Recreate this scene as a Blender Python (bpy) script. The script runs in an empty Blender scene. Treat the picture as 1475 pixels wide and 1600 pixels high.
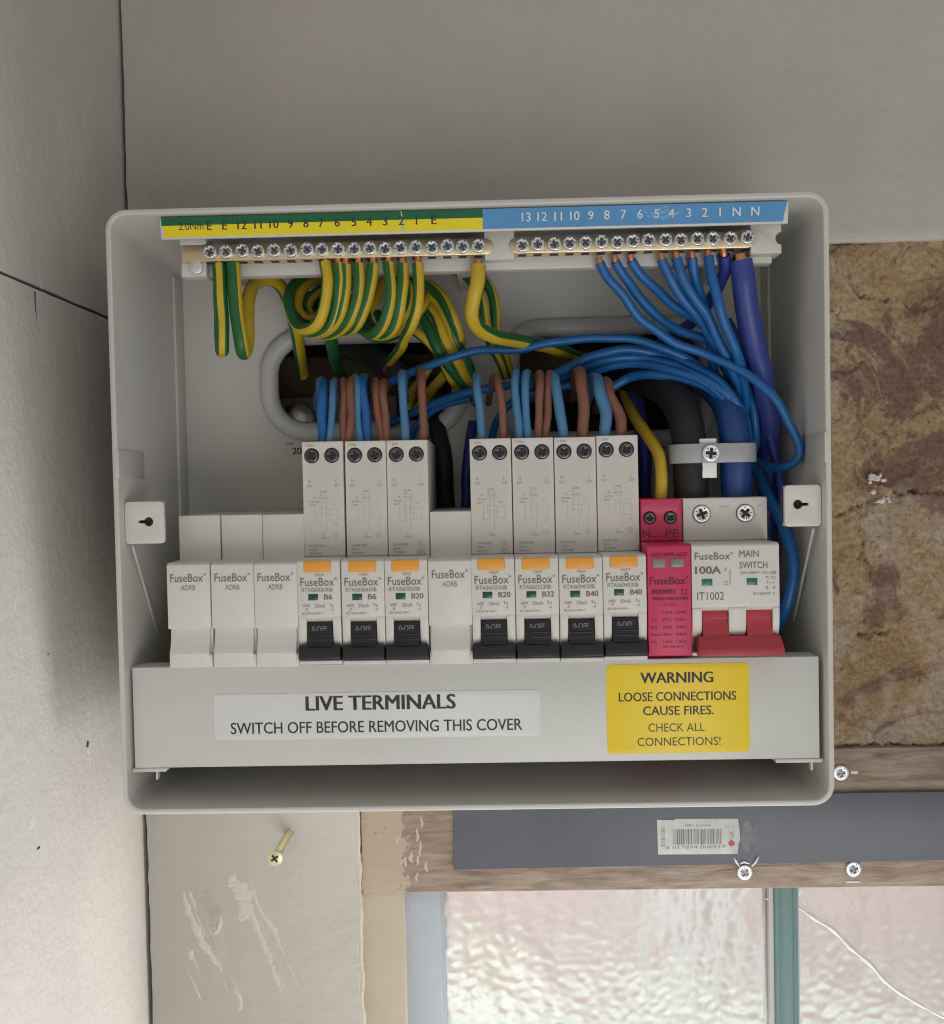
import bpy, bmesh, math, random
import numpy as np
from mathutils import Vector, Matrix, noise
random.seed(7)
rnd = random.Random(11)
S = 0.001                       # everything below is written in millimetres
SC = bpy.context.scene
COL = SC.collection

# ------------------------------------------------------------------ camera
CAM = (9.636, -409.95, 10.49); YAW, PIT, ROL, FPX = 0.021739, -0.029479, 0.02052, 1589.4
MR = (Matrix.Rotation(YAW, 3, 'Z') @ Matrix.Rotation(PIT, 3, 'X') @ Matrix.Rotation(ROL, 3, 'Y'))
cd = bpy.data.cameras.new('camera'); cam = bpy.data.objects.new('camera', cd); COL.objects.link(cam)
cd.sensor_fit = 'HORIZONTAL'; cd.sensor_width = 36; cd.lens = 36 * FPX / 1475
cd.clip_start = 0.01; cd.clip_end = 50
r_, f_, u_ = MR.col[0], MR.col[1], MR.col[2]
cam.matrix_world = Matrix(((r_[0], u_[0], -f_[0], CAM[0]*S), (r_[1], u_[1], -f_[1], CAM[1]*S),
                           (r_[2], u_[2], -f_[2], CAM[2]*S), (0, 0, 0, 1)))
SC.camera = cam

# ------------------------------------------------------------------ light
w = bpy.data.worlds.new('World'); SC.world = w; w.use_nodes = True
bg = w.node_tree.nodes['Background']
bg.inputs[0].default_value = (1.0, 0.988, 0.965, 1); bg.inputs[1].default_value = 0.37

def area(name, loc, target, size, power, col=(1, 1, 1), sy=None):
    l = bpy.data.lights.new(name, 'AREA'); l.energy = power; l.color = col
    l.shape = 'RECTANGLE'; l.size = size; l.size_y = sy or size
    o = bpy.data.objects.new(name, l); COL.objects.link(o)
    o.location = loc
    o.rotation_euler = (Vector(target) - Vector(loc)).to_track_quat('-Z', 'Y').to_euler()
    return o
# daylight of the room's other window, low and in front of the wall
area('room_daylight', (0.28, -1.05, -0.60), (-0.02, 0.0, 0.0), 0.7, 4.4, (1.0, 0.99, 0.97))
# added lamp inside the room below the glass, standing in for window daylight
area('window_daylight_fill', (0.12, 0.085, -0.63), (-0.05, -0.5, -0.38), 0.44, 9.5, (0.99, 1.0, 1.0), 0.22)
# daylight outdoors, over the yard behind the patterned glass
area('yard_daylight', (0.1, 0.75, 0.9), (0.1, 1.3, -0.9), 2.2, 86.0, (0.98, 1.0, 1.0), 0.9)

SC.view_settings.view_transform = 'Standard'; SC.view_settings.look = 'None'
SC.view_settings.exposure = 0.0; SC.view_settings.gamma = 1.0
SC.render.engine = 'CYCLES'
SC.cycles.use_denoising = True; SC.cycles.filter_width = 1.15
SC.cycles.max_bounces = 6; SC.cycles.transmission_bounces = 6; SC.cycles.diffuse_bounces = 3; SC.cycles.glossy_bounces = 3
SC.cycles.caustics_reflective = False; SC.cycles.adaptive_threshold = 0.02
SC.cycles.sample_clamp_indirect = 6.0

# ------------------------------------------------------------------ helpers
def at(px, py, Y):
    """the point at depth Y (mm) that a measured position of the photograph stands for"""
    d = MR @ Vector(((px-737.5)/FPX, 1.0, (800-py)/FPX))
    t = (Y-CAM[1])/d[1]
    return Vector((CAM[0]+t*d[0], Y, CAM[2]+t*d[2]))

def atx(px, py, X):
    d = MR @ Vector(((px-737.5)/FPX, 1.0, (800-py)/FPX))
    t = (X-CAM[0])/d[0]
    return Vector((X, CAM[1]+t*d[1], CAM[2]+t*d[2]))

MATS = {}
def mat(name, col, rough=0.45, metal=0.0, var=0.06, vscale=60.0, bump=0.0, bscale=400.0, spec=0.5, coat=0.0, trans=0.0, sub=0.0):
    if name in MATS: return MATS[name]
    m = bpy.data.materials.new(name); m.use_nodes = True; MATS[name] = m
    nt = m.node_tree; N = nt.nodes; L = nt.links; p = N['Principled BSDF']
    p.inputs['Roughness'].default_value = rough; p.inputs['Metallic'].default_value = metal
    p.inputs['Specular IOR Level'].default_value = spec; p.inputs['Coat Weight'].default_value = coat
    p.inputs['Transmission Weight'].default_value = trans
    tc = N.new('ShaderNodeTexCoord')
    nz = N.new('ShaderNodeTexNoise'); nz.inputs['Scale'].default_value = vscale; nz.inputs['Detail'].default_value = 2
    L.new(tc.outputs['Object'], nz.inputs['Vector'])
    mx = N.new('ShaderNodeMix'); mx.data_type = 'RGBA'
    mx.inputs['A'].default_value = (*[c*(1-var) for c in col], 1); mx.inputs['B'].default_value = (*[min(1, c*(1+var)) for c in col], 1)
    L.new(nz.outputs['Fac'], mx.inputs['Factor']); L.new(mx.outputs['Result'], p.inputs['Base Color'])
    rr = N.new('ShaderNodeMapRange'); rr.inputs['To Min'].default_value = max(0.02, rough-0.07); rr.inputs['To Max'].default_value = min(1, rough+0.07)
    L.new(nz.outputs['Fac'], rr.inputs['Value']); L.new(rr.outputs['Result'], p.inputs['Roughness'])
    if bump:
        nb = N.new('ShaderNodeTexNoise'); nb.inputs['Scale'].default_value = bscale; nb.inputs['Detail'].default_value = 1
        L.new(tc.outputs['Object'], nb.inputs['Vector'])
        b = N.new('ShaderNodeBump'); b.inputs['Strength'].default_value = bump; b.inputs['Distance'].default_value = 0.0006
        L.new(nb.outputs['Fac'], b.inputs['Height']); L.new(b.outputs['Normal'], p.inputs['Normal'])
    return m

def tag(o, label=None, cat=None, group=None, kind=None):
    if label: o['label'] = label
    if cat: o['category'] = cat
    if group: o['group'] = group
    if kind: o['kind'] = kind
    return o

def link(name, me, parent=None):
    o = bpy.data.objects.new(name, me); COL.objects.link(o)
    if parent is not None: o.parent = parent; o.matrix_parent_inverse = Matrix.Identity(4)
    return o

def empty(name, loc=(0, 0, 0)):
    o = bpy.data.objects.new(name, None); COL.objects.link(o)
    o.location = [c*S for c in loc]; o.empty_display_size = 0.01
    return o

def mesh(bm, mats, angle=38, scale=True):
    me = bpy.data.meshes.new('shape')
    if scale: bmesh.ops.scale(bm, vec=(S, S, S), verts=bm.verts)
    bm.to_mesh(me); bm.free()
    for m in (mats if isinstance(mats, (list, tuple)) else [mats]): me.materials.append(m)
    me.polygons.foreach_set('use_smooth', [True]*len(me.polygons))
    if angle < 180: me.set_sharp_from_angle(angle=math.radians(angle))
    return me

def obj(name, bm, mats, parent=None, angle=38, origin=None):
    """a mesh object; when its parent is an Empty away from the origin the geometry is shifted into the parent's space"""
    if parent is not None:
        off = parent.matrix_basis.translation.copy() / S
        p = parent.parent
        while p is not None: off += p.matrix_basis.translation / S; p = p.parent
        if off.length > 0: bmesh.ops.translate(bm, vec=-off, verts=bm.verts)
    return link(name, mesh(bm, mats, angle), parent)

def merge(bm, tmp, mi=0):
    me = bpy.data.meshes.new('tmp'); tmp.to_mesh(me); tmp.free()
    n = len(bm.faces); bm.from_mesh(me); bpy.data.meshes.remove(me)
    bm.faces.ensure_lookup_table()
    for f in bm.faces[n:]: f.material_index = mi

def bevel_sharp(t, b, seg=2, ang=0.5):
    es = [e for e in t.edges if len(e.link_faces) == 2 and e.calc_face_angle(0) > ang]
    bmesh.ops.bevel(t, geom=es, offset=b, segments=seg, profile=0.5, affect='EDGES', clamp_overlap=True)

def box(bm, x0, x1, y0, y1, z0, z1, b=0.0, mi=0, seg=2):
    t = bmesh.new(); bmesh.ops.create_cube(t, size=1)
    for v in t.verts: v.co = Vector((x0+(v.co.x+.5)*(x1-x0), y0+(v.co.y+.5)*(y1-y0), z0+(v.co.z+.5)*(z1-z0)))
    if b: bevel_sharp(t, b, seg)
    merge(bm, t, mi)

def prism(bm, prof, x0, x1, b=0.0, mi=0, seg=2):
    """profile in (y, z) extruded along x"""
    t = bmesh.new()
    A = [t.verts.new((x0, y, z)) for y, z in prof]; B = [t.verts.new((x1, y, z)) for y, z in prof]
    n = len(prof)
    t.faces.new(A); t.faces.new(B[::-1])
    for i in range(n): t.faces.new((A[i], B[i], B[(i+1) % n], A[(i+1) % n]))
    bmesh.ops.recalc_face_normals(t, faces=t.faces)
    if b: bevel_sharp(t, b, seg)
    merge(bm, t, mi)

def prism_y(bm, prof, y0, y1, b=0.0, mi=0, seg=2):
    """profile in (x, z) extruded along y"""
    t = bmesh.new()
    A = [t.verts.new((x, y0, z)) for x, z in prof]; B = [t.verts.new((x, y1, z)) for x, z in prof]
    n = len(prof)
    t.faces.new(A); t.faces.new(B[::-1])
    for i in range(n): t.faces.new((A[i], B[i], B[(i+1) % n], A[(i+1) % n]))
    bmesh.ops.recalc_face_normals(t, faces=t.faces)
    if b: bevel_sharp(t, b, seg)
    merge(bm, t, mi)

def cyl(bm, c, r, y0, y1, n=24, b=0.0, mi=0, r2=None):
    """cylinder along y"""
    t = bmesh.new(); r2 = r if r2 is None else r2
    A = [t.verts.new((c[0]+r*math.cos(2*math.pi*i/n), y0, c[1]+r*math.sin(2*math.pi*i/n))) for i in range(n)]
    B = [t.verts.new((c[0]+r2*math.cos(2*math.pi*i/n), y1, c[1]+r2*math.sin(2*math.pi*i/n))) for i in range(n)]
    t.faces.new(A); t.faces.new(B[::-1])
    for i in range(n): t.faces.new((A[i], B[i], B[(i+1) % n], A[(i+1) % n]))
    bmesh.ops.recalc_face_normals(t, faces=t.faces)
    if b:
        bmesh.ops.bevel(t, geom=[e for e in t.edges if e.calc_face_angle(0) > 0.6], offset=b, segments=2, profile=0.5, affect='EDGES')
    merge(bm, t, mi)

def rrect(x0, x1, z0, z1, r, n=6):
    out = []
    for cx, cz, a0 in ((x1-r, z1-r, 0), (x0+r, z1-r, 90), (x0+r, z0+r, 180), (x1-r, z0+r, 270)):
        for i in range(n+1):
            a = math.radians(a0+90*i/n); out.append((cx+r*math.cos(a), cz+r*math.sin(a)))
    return out

def plate(bm, outline, holes, y0, y1, b=0.0, mi=0):
    """flat plate facing -y from an outline and holes in (x, z), made through a filled 2D curve"""
    c = bpy.data.curves.new('plate', 'CURVE'); c.dimensions = '2D'; c.fill_mode = 'BOTH'
    h = (y1-y0)/2
    c.extrude = (h-b)*S; c.bevel_depth = b*S; c.bevel_resolution = 1; c.offset = -b*S
    for pts in [outline]+list(holes):
        s = c.splines.new('POLY'); s.points.add(len(pts)-1); s.use_cyclic_u = True
        for p, (x, z) in zip(s.points, pts): p.co = (x*S, z*S, 0, 1)
    o = bpy.data.objects.new('plate', c); me = o.to_mesh()
    t = bmesh.new(); t.from_mesh(me); o.to_mesh_clear(); bpy.data.objects.remove(o); bpy.data.curves.remove(c)
    for v in t.verts: v.co = Vector((v.co.x/S, (y0+y1)/2-v.co.z/S, v.co.y/S))
    bmesh.ops.remove_doubles(t, verts=t.verts, dist=0.001)
    bmesh.ops.recalc_face_normals(t, faces=t.faces)
    merge(bm, t, mi)

def circle(cx, cz, r, n=24): return [(cx+r*math.cos(2*math.pi*i/n), cz+r*math.sin(2*math.pi*i/n)) for i in range(n)]

_txt = {}
def text_mesh(s, bold):
    k = (s, bold)
    if k not in _txt:
        c = bpy.data.curves.new('lettering', 'FONT'); c.body = s; c.size = 1.0; c.resolution_u = 3; c.offset = bold
        o = bpy.data.objects.new('lettering', c); me = o.to_mesh()
        P = [tuple(v.co[:2]) for v in me.vertices]; F = [tuple(p.vertices) for p in me.polygons]
        o.to_mesh_clear(); bpy.data.objects.remove(o); bpy.data.curves.remove(c)
        xs = [p[0] for p in P]; ys = [p[1] for p in P]
        _txt[k] = (P, F, min(xs), max(xs), min(ys), max(ys))
    return _txt[k]

def text(bm, s, x0, x1, z0, z1, y, mi=0, bold=0.0, rot=False, yt=None):
    """lettering facing -y, fitted to the rectangle x0..x1, z0..z1 (yt: depth at the top edge when the face leans)"""
    P, F, a0, a1, b0, b1 = text_mesh(s, 0.0)
    d = bold*(z1-z0)
    for q, dx in enumerate((0.0, -d, d) if bold else (0.0,)):
        vs = []
        for px, py in P:
            u = (px-a0)/(a1-a0+1e-9); v = (py-b0)/(b1-b0+1e-9)
            if rot: u, v = 1-v, u
            yy = y if yt is None else y+(yt-y)*v
            vs.append(bm.verts.new((x0+u*(x1-x0)+dx, yy-.004*q, z0+v*(z1-z0))))
        for f in F:
            try:
                nf = bm.faces.new([vs[i] for i in f]); nf.material_index = mi
            except ValueError: pass

def text_c(bm, s, cx, z0, z1, y, mi=0, bold=0.0, yt=None, k=1.0):
    """the same, centred on cx with the letters' own proportions"""
    P, F, a0, a1, b0, b1 = text_mesh(s, 0.0)
    hw = (a1-a0)/(b1-b0)*(z1-z0)*k/2
    text(bm, s, cx-hw, cx+hw, z0, z1, y, mi, bold, False, yt)

def rect(bm, x0, x1, z0, z1, y, mi=0):
    f = bm.faces.new([bm.verts.new(p) for p in ((x0, y, z0), (x1, y, z0), (x1, y, z1), (x0, y, z1))]); f.material_index = mi

def spline(P, step=1.6, closed=False):
    P = [Vector(p) for p in P]
    n = len(P); out = []
    rng = range(n if closed else n-1)
    for i in rng:
        p0 = P[(i-1) % n] if (closed or i > 0) else P[0]*2-P[1]
        p1 = P[i]; p2 = P[(i+1) % n]
        p3 = P[(i+2) % n] if (closed or i+2 < n) else P[-1]*2-P[-2]
        d = [max(1e-4, (b-a).length**0.5) for a, b in ((p0, p1), (p1, p2), (p2, p3))]
        t1 = d[0]; t2 = t1+d[1]; t3 = t2+d[2]
        k = max(2, int((p2-p1).length/step))
        for j in range(k):
            t = t1+(t2-t1)*j/k
            A1 = p0*((t1-t)/t1)+p1*(t/t1); A2 = p1*((t2-t)/(t2-t1))+p2*((t-t1)/(t2-t1)); A3 = p2*((t3-t)/(t3-t2))+p3*((t-t2)/(t3-t2))
            B1 = A1*((t2-t)/t2)+A2*(t/t2); B2 = A2*((t3-t)/(t3-t1))+A3*((t-t1)/(t3-t1))
            out.append(B1*((t2-t)/(t2-t1))+B2*((t-t1)/(t2-t1)))
    if not closed: out.append(P[-1])
    return out

def tube(bm, P, r, n=14, closed=False, stripe=None, twist=0.0, mi=0, rfun=None, squash=1.0):
    """swept tube; stripe=(start angle, fraction) paints the sectors of the second colour"""
    m = len(P); T = []
    for i in range(m):
        a = P[(i-1) % m] if (closed or i > 0) else P[0]; b = P[(i+1) % m] if (closed or i < m-1) else P[-1]
        T.append((b-a).normalized())
    nrm = Vector((1, 0, 0)); nrm = (nrm-T[0]*nrm.dot(T[0]))
    if nrm.length < 0.2: nrm = Vector((0, 0, 1))-T[0]*T[0].z
    nrm.normalize()
    rings = []; s = 0.0
    for i in range(m):
        if i: nrm = (nrm-T[i]*nrm.dot(T[i])).normalized(); s += (P[i]-P[i-1]).length
        bi = T[i].cross(nrm); rr = r if rfun is None else r*rfun(i/(m-1))
        ring = []
        for k in range(n):
            a = 2*math.pi*k/n+twist*s
            ring.append(bm.verts.new(P[i]+nrm*(rr*math.cos(a))+bi*(rr*squash*math.sin(a))))
        rings.append(ring)
    for i in range(m if closed else m-1):
        A = rings[i]; B = rings[(i+1) % m]
        for k in range(n):
            f = bm.faces.new((A[k], A[(k+1) % n], B[(k+1) % n], B[k])); f.material_index = mi
            if stripe is not None:
                ph = ((k+0.5)/n-stripe[0]) % 1.0
                if ph < stripe[1]: f.material_index = mi+1
    if not closed:
        bm.faces.new(rings[0][::-1]).material_index = mi; bm.faces.new(rings[-1]).material_index = mi

# ------------------------------------------------------------------ materials
def blend_mat(name, rough, build):
    m = bpy.data.materials.new(name); m.use_nodes = True
    nt = m.node_tree; p = nt.nodes['Principled BSDF']; p.inputs['Roughness'].default_value = rough
    build(nt, nt.nodes, nt.links, p); MATS[name] = m
    return m
def noise_node(N, L, tc, scale, detail=6, rough=0.55, vec=None, dist=0.0):
    n = N.new('ShaderNodeTexNoise'); n.inputs['Scale'].default_value = scale; n.inputs['Detail'].default_value = detail
    n.inputs['Roughness'].default_value = rough; n.inputs['Distortion'].default_value = dist
    L.new(vec if vec is not None else tc.outputs['Object'], n.inputs['Vector']); return n
def ramp(N, L, src, stops):
    r = N.new('ShaderNodeValToRGB'); e = r.color_ramp.elements
    while len(e) < len(stops): e.new(0.5)
    for k, (p, c) in enumerate(stops):
        e[k].position = p; e[k].color = (*c, 1) if len(c) == 3 else c
    L.new(src, r.inputs['Fac']); return r
def mixc(N, L, fac, a, b):
    m = N.new('ShaderNodeMix'); m.data_type = 'RGBA'
    L.new(fac, m.inputs['Factor'])
    for s, k in ((a, 'A'), (b, 'B')):
        if isinstance(s, tuple): m.inputs[k].default_value = (*s, 1)
        else: L.new(s, m.inputs[k])
    return m.outputs['Result']
def bumpn(N, L, h, strength, dist, p, prev=None):
    b = N.new('ShaderNodeBump'); b.inputs['Strength'].default_value = strength; b.inputs['Distance'].default_value = dist
    L.new(h, b.inputs['Height'])
    if prev is not None: L.new(prev.outputs['Normal'], b.inputs['Normal'])
    L.new(b.outputs['Normal'], p.inputs['Normal']); return b

def paint_wall(base, seed):
    def f(nt, N, L, p):
        tc = N.new('ShaderNodeTexCoord'); mp = N.new('ShaderNodeMapping'); mp.inputs['Location'].default_value = (seed, seed*1.7, seed*.6)
        L.new(tc.outputs['Object'], mp.inputs['Vector']); v = mp.outputs['Vector']
        big = noise_node(N, L, tc, 9, 4, .5, v); fine = noise_node(N, L, tc, 120, 6, .6, v)
        c1 = ramp(N, L, big.outputs['Fac'], [(.25, tuple(c*.90 for c in base)), (.5, base), (.8, tuple(min(1, c*1.07) for c in base))])
        sm = ramp(N, L, fine.outputs['Fac'], [(.0, (0, 0, 0)), (.66, (0, 0, 0)), (.8, (.25, .25, .25))])
        c2 = mixc(N, L, sm.outputs['Color'], c1.outputs['Color'], tuple(min(1, c*1.25) for c in base))
        # chips and smears of lighter filler, streaked upright
        mp2 = N.new('ShaderNodeMapping'); mp2.inputs['Scale'].default_value = (1, 1, .22); mp2.inputs['Location'].default_value = (seed+3.1, 0, 0)
        L.new(tc.outputs['Object'], mp2.inputs['Vector'])
        st = noise_node(N, L, tc, 34, 5, .65, mp2.outputs['Vector'])
        s2 = ramp(N, L, st.outputs['Fac'], [(.60, (0, 0, 0)), (.72, (.5, .5, .5))])
        c3 = mixc(N, L, s2.outputs['Color'], c2, (base[0]*1.18, base[1]*1.16, base[2]*1.0))
        L.new(c3, p.inputs['Base Color'])
        rl = noise_node(N, L, tc, 420, 3, .6, v)
        b = bumpn(N, L, rl.outputs['Fac'], .35, .0005, p); b = bumpn(N, L, fine.outputs['Fac'], .4, .0012, p, b); bumpn(N, L, big.outputs['Fac'], .5, .006, p, b)
    return f
M_PANEL = blend_mat('grey_painted_board', .62, paint_wall((.50, .47, .425), 0.0))
M_PANEL2 = blend_mat('grey_painted_side_board', .6, paint_wall((.54, .51, .465), 2.3))

def plaster_f(nt, N, L, p):
    tc = N.new('ShaderNodeTexCoord')
    a = noise_node(N, L, tc, 26, 8, .62, dist=.6); b = noise_node(N, L, tc, 130, 8, .75, dist=1.0); c = noise_node(N, L, tc, 420, 5, .75)
    mp = N.new('ShaderNodeMapping'); mp.inputs['Location'].default_value = (.37, .2, .81); L.new(tc.outputs['Object'], mp.inputs['Vector'])
    d = noise_node(N, L, tc, 19, 9, .72, mp.outputs['Vector'], 1.2)
    base = ramp(N, L, a.outputs['Fac'], [(.30, (.45, .29, .15)), (.48, (.58, .40, .225)), (.62, (.65, .48, .30)), (.8, (.66, .54, .41))])
    dark = ramp(N, L, d.outputs['Fac'], [(.50, (0, 0, 0)), (.55, (.85, .85, .85)), (.7, (.95, .95, .95))])
    c1 = mixc(N, L, dark.outputs['Color'], base.outputs['Color'], (.27, .15, .12))
    spk = ramp(N, L, b.outputs['Fac'], [(.34, (.9, .9, .9)), (.43, (0, 0, 0))])
    c2 = mixc(N, L, spk.outputs['Color'], c1, (.13, .085, .06))
    lt = ramp(N, L, b.outputs['Fac'], [(.60, (0, 0, 0)), (.72, (.5, .5, .5))])
    c3 = mixc(N, L, lt.outputs['Color'], c2, (.60, .50, .41))
    sx = N.new('ShaderNodeSeparateXYZ'); L.new(tc.outputs['Object'], sx.inputs[0])
    mr = N.new('ShaderNodeMapRange'); mr.inputs['From Min'].default_value = -.11; mr.inputs['From Max'].default_value = .02; mr.inputs['To Min'].default_value = .22; mr.inputs['To Max'].default_value = -.08
    L.new(sx.outputs['Z'], mr.inputs['Value'])
    ad = N.new('ShaderNodeMath'); ad.operation = 'ADD'; L.new(mr.outputs['Result'], ad.inputs[0]); L.new(a.outputs['Fac'], ad.inputs[1])
    pale = ramp(N, L, ad.outputs[0], [(.55, (0, 0, 0)), (.72, (.7, .7, .7))])
    c3 = mixc(N, L, pale.outputs['Color'], c3, (.60, .50, .41))
    gr = ramp(N, L, c.outputs['Fac'], [(.36, (.62, .62, .62)), (.58, (1, 1, 1))])
    mul = N.new('ShaderNodeMix'); mul.data_type = 'RGBA'; mul.blend_type = 'MULTIPLY'; mul.inputs['Factor'].default_value = 1
    L.new(c3, mul.inputs['A']); L.new(gr.outputs['Color'], mul.inputs['B'])
    L.new(mul.outputs['Result'], p.inputs['Base Color'])
    x = bumpn(N, L, c.outputs['Fac'], .8, .0012, p); bumpn(N, L, b.outputs['Fac'], .9, .003, p, x)
M_PLASTER = blend_mat('old_bare_plaster', .9, plaster_f)

def timber_f(nt, N, L, p):
    tc = N.new('ShaderNodeTexCoord'); mp = N.new('ShaderNodeMapping'); mp.inputs['Scale'].default_value = (1, 1, 6)
    L.new(tc.outputs['Object'], mp.inputs['Vector'])
    g = noise_node(N, L, tc, 38, 7, .65, mp.outputs['Vector'], .5)
    base = ramp(N, L, g.outputs['Fac'], [(.28, (.16, .11, .08)), (.45, (.27, .20, .15)), (.6, (.36, .28, .22)), (.75, (.42, .35, .29))])
    # leftover cream paint at the end of the timber
    sx = N.new('ShaderNodeSeparateXYZ'); L.new(tc.outputs['Object'], sx.inputs[0])
    n2 = noise_node(N, L, tc, 130, 7, .7)
    mr = N.new('ShaderNodeMapRange'); mr.inputs['From Min'].default_value = -.104; mr.inputs['From Max'].default_value = -.088
    mr.inputs['To Min'].default_value = .42; mr.inputs['To Max'].default_value = .0
    L.new(sx.outputs['X'], mr.inputs['Value'])
    ad = N.new('ShaderNodeMath'); ad.operation = 'ADD'; L.new(mr.outputs['Result'], ad.inputs[0]); L.new(n2.outputs['Fac'], ad.inputs[1])
    fac = ramp(N, L, ad.outputs[0], [(.76, (0, 0, 0)), (.80, (1, 1, 1))])
    c = mixc(N, L, fac.outputs['Color'], base.outputs['Color'], (.47, .385, .295))
    L.new(c, p.inputs['Base Color'])
    b = bumpn(N, L, g.outputs['Fac'], .5, .001, p); bumpn(N, L, fac.outputs['Color'], .5, .0006, p, b)
M_TIMBER = blend_mat('weathered_timber', .7, timber_f)

M_BOX = mat('grey_white_plastic', (.63, .62, .575), .40, var=.05, vscale=22, bump=.12, bscale=900)
M_MOD = mat('module_plastic', (.72, .70, .645), .36, var=.025, vscale=50, bump=.08, bscale=1200)
M_MODTOP = mat('module_plastic_matt', (.68, .655, .60), .5, var=.03, vscale=50, bump=.08, bscale=1200)
M_COVER = mat('cover_plastic', (.64, .645, .605), .36, var=.05, vscale=16, bump=.1, bscale=900)
M_CARR = mat('carrier_plastic', (.70, .68, .63), .4, var=.03)
M_EDGE = mat('edging_plastic', (.62, .62, .63), .35, var=.06, bump=.15, bscale=500)
M_BLACK = mat('black_lever_plastic', (.020, .020, .023), .34, var=.2, bump=.1, bscale=900)
M_DARK = mat('dark_recess', (.02, .02, .02), .6)
M_RED = mat('red_lever_plastic', (.44, .045, .06), .38, var=.08, bump=.06)
M_PINK = mat('magenta_plastic', (.60, .036, .115), .4, var=.05, bump=.08, bscale=900)
M_PRINT = mat('grey_print', (.15, .15, .145), .6)
M_FAINT = mat('faint_print', (.24, .235, .215), .6)
M_FAINT2 = mat('very_faint_print', (.40, .385, .35), .6)
M_PINKPRINT = mat('dark_magenta_print', (.16, .012, .05), .6)
M_WHITEPRINT = mat('pale_print', (.30, .31, .33), .6)
M_ORANGE = mat('orange_button', (.86, .38, .045), .4, var=.06)
M_GREENWIN = mat('green_indicator', (.008, .075, .058), .25)
M_TEALWIN = mat('teal_indicator', (.03, .17, .15), .25)
M_GREYWIN = mat('grey_indicator', (.24, .24, .20), .3)
M_ZINC = mat('zinc_steel', (.80, .82, .83), .38, .75, var=.1, vscale=700, bump=.15, bscale=1500)
M_BRIGHT = mat('bright_zinc', (.93, .94, .95), .3, .35, var=.06, vscale=900, bump=.2, bscale=900)
M_DARKSTEEL = mat('dark_steel', (.13, .13, .14), .26, 1.0, var=.15, vscale=500)
M_BRASS = mat('pale_brass', (.84, .70, .47), .36, .9, var=.06, vscale=120, bump=.1, bscale=700)
M_YPASS = mat('yellow_passivated_steel', (.66, .59, .38), .36, .9, var=.12, vscale=400)
M_COPPER = mat('copper', (.80, .33, .17), .3, 1.0, var=.1, vscale=600)
M_SLATE = mat('slate_grey_strip', (.10, .107, .128), .38, var=.12, vscale=18, bump=.1, bscale=200)
M_SLABEL = mat('sticker_white', (.74, .745, .75), .32, var=.015)
M_YLABEL = mat('sticker_yellow', (.90, .66, .025), .35, var=.02)
M_YLABEL2 = mat('sticker_yellow_edge', (.80, .62, .10), .35, var=.02)
M_BTEXT = mat('black_print', (.025, .025, .025), .5)
M_OTEXT = mat('olive_print', (.10, .075, .015), .5)
M_STRIPG = mat('strip_green', (.004, .13, .045), .35, var=.05)
M_STRIPY = mat('strip_yellow', (.88, .72, .012), .35, var=.03)
M_STRIPB = mat('strip_blue', (.10, .31, .60), .3, var=.08, vscale=90)
M_WTEXT = mat('white_print', (.78, .80, .82), .5)
W_YEL = mat('wire_yellow', (.62, .43, .03), .38, var=.1, vscale=150, bump=.08)
W_GRN = mat('wire_green', (.018, .13, .035), .38, var=.15, vscale=150, bump=.08)
W_BLUE = mat('wire_blue', (.011, .12, .36), .36, var=.12, vscale=120, bump=.08)
W_NAVY = mat('wire_navy', (.03, .045, .25), .4, var=.12, vscale=120, bump=.08)
W_PURP = mat('wire_violet_blue', (.036, .06, .27), .42, var=.1, vscale=120, bump=.08)
W_LBLUE = mat('wire_light_blue', (.075, .22, .41), .4, var=.1, vscale=120, bump=.08)
W_BROWN = mat('wire_brown', (.23, .095, .06), .42, var=.12, vscale=120, bump=.08)
W_BLACK = mat('cable_black', (.013, .012, .011), .6, var=.2, vscale=100, bump=.15)
W_GREY = mat('cable_grey', (.19, .19, .19), .5, var=.15, vscale=100, bump=.1)
M_STRAP = mat('grey_nylon', (.40, .41, .43), .35, var=.05)
M_METALSHEEN = mat('metal_sheen_white', (.94, .945, .95), .3, .0, var=.03)  # the metal's bright reflection is put into a white base colour

def screw_mesh(r, h, m1, m2, cross=0.62, arm=0.2, dome=0.35):
    """a round head with a cross-shaped recess, facing -y, its base at y = 0"""
    bm = bmesh.new(); a = arm*r; c = cross*r
    X = [(a, a), (a, c), (-a, c), (-a, a), (-c, a), (-c, -a), (-a, -a), (-a, -c), (a, -c), (a, -a), (c, -a), (c, a)]
    plate(bm, circle(0, 0, r, 22), [X], -h, 0, min(dome, h*.48), 0)
    cyl(bm, (0, 0), r*.8, -h*.35, -.02, 16, 0, 1)
    # ticks between the arms of the recess
    for k in range(4):
        q = math.radians(45+90*k); d = Vector((math.cos(q), math.sin(q)))
        p1 = d*(r*.45); p2 = d*(r*.78); nn = Vector((-d.y, d.x))*(r*.05)
        f = bm.faces.new([bm.verts.new((u.x, -h-.015, u.y)) for u in (p1-nn, p2-nn, p2+nn, p1+nn)]); f.material_index = 1
    return mesh(bm, [m1, m2], 40)
SCREW_BAR = screw_mesh(3.0, 2.2, M_ZINC, M_DARKSTEEL, cross=.5, arm=.13, dome=.9)
SCREW_RCBO = screw_mesh(2.8, 1.0, M_DARKSTEEL, M_DARK, dome=.25)
SCREW_MAIN = screw_mesh(3.6, 1.6, M_BRIGHT, M_DARK, .62, .18, .5)
SCREW_SPD = screw_mesh(2.3, 1.2, M_DARKSTEEL, M_DARK, dome=.3)
SCREW_FRAME = screw_mesh(3.9, 1.5, M_ZINC, M_DARKSTEEL, .5, .16, .6)
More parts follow.
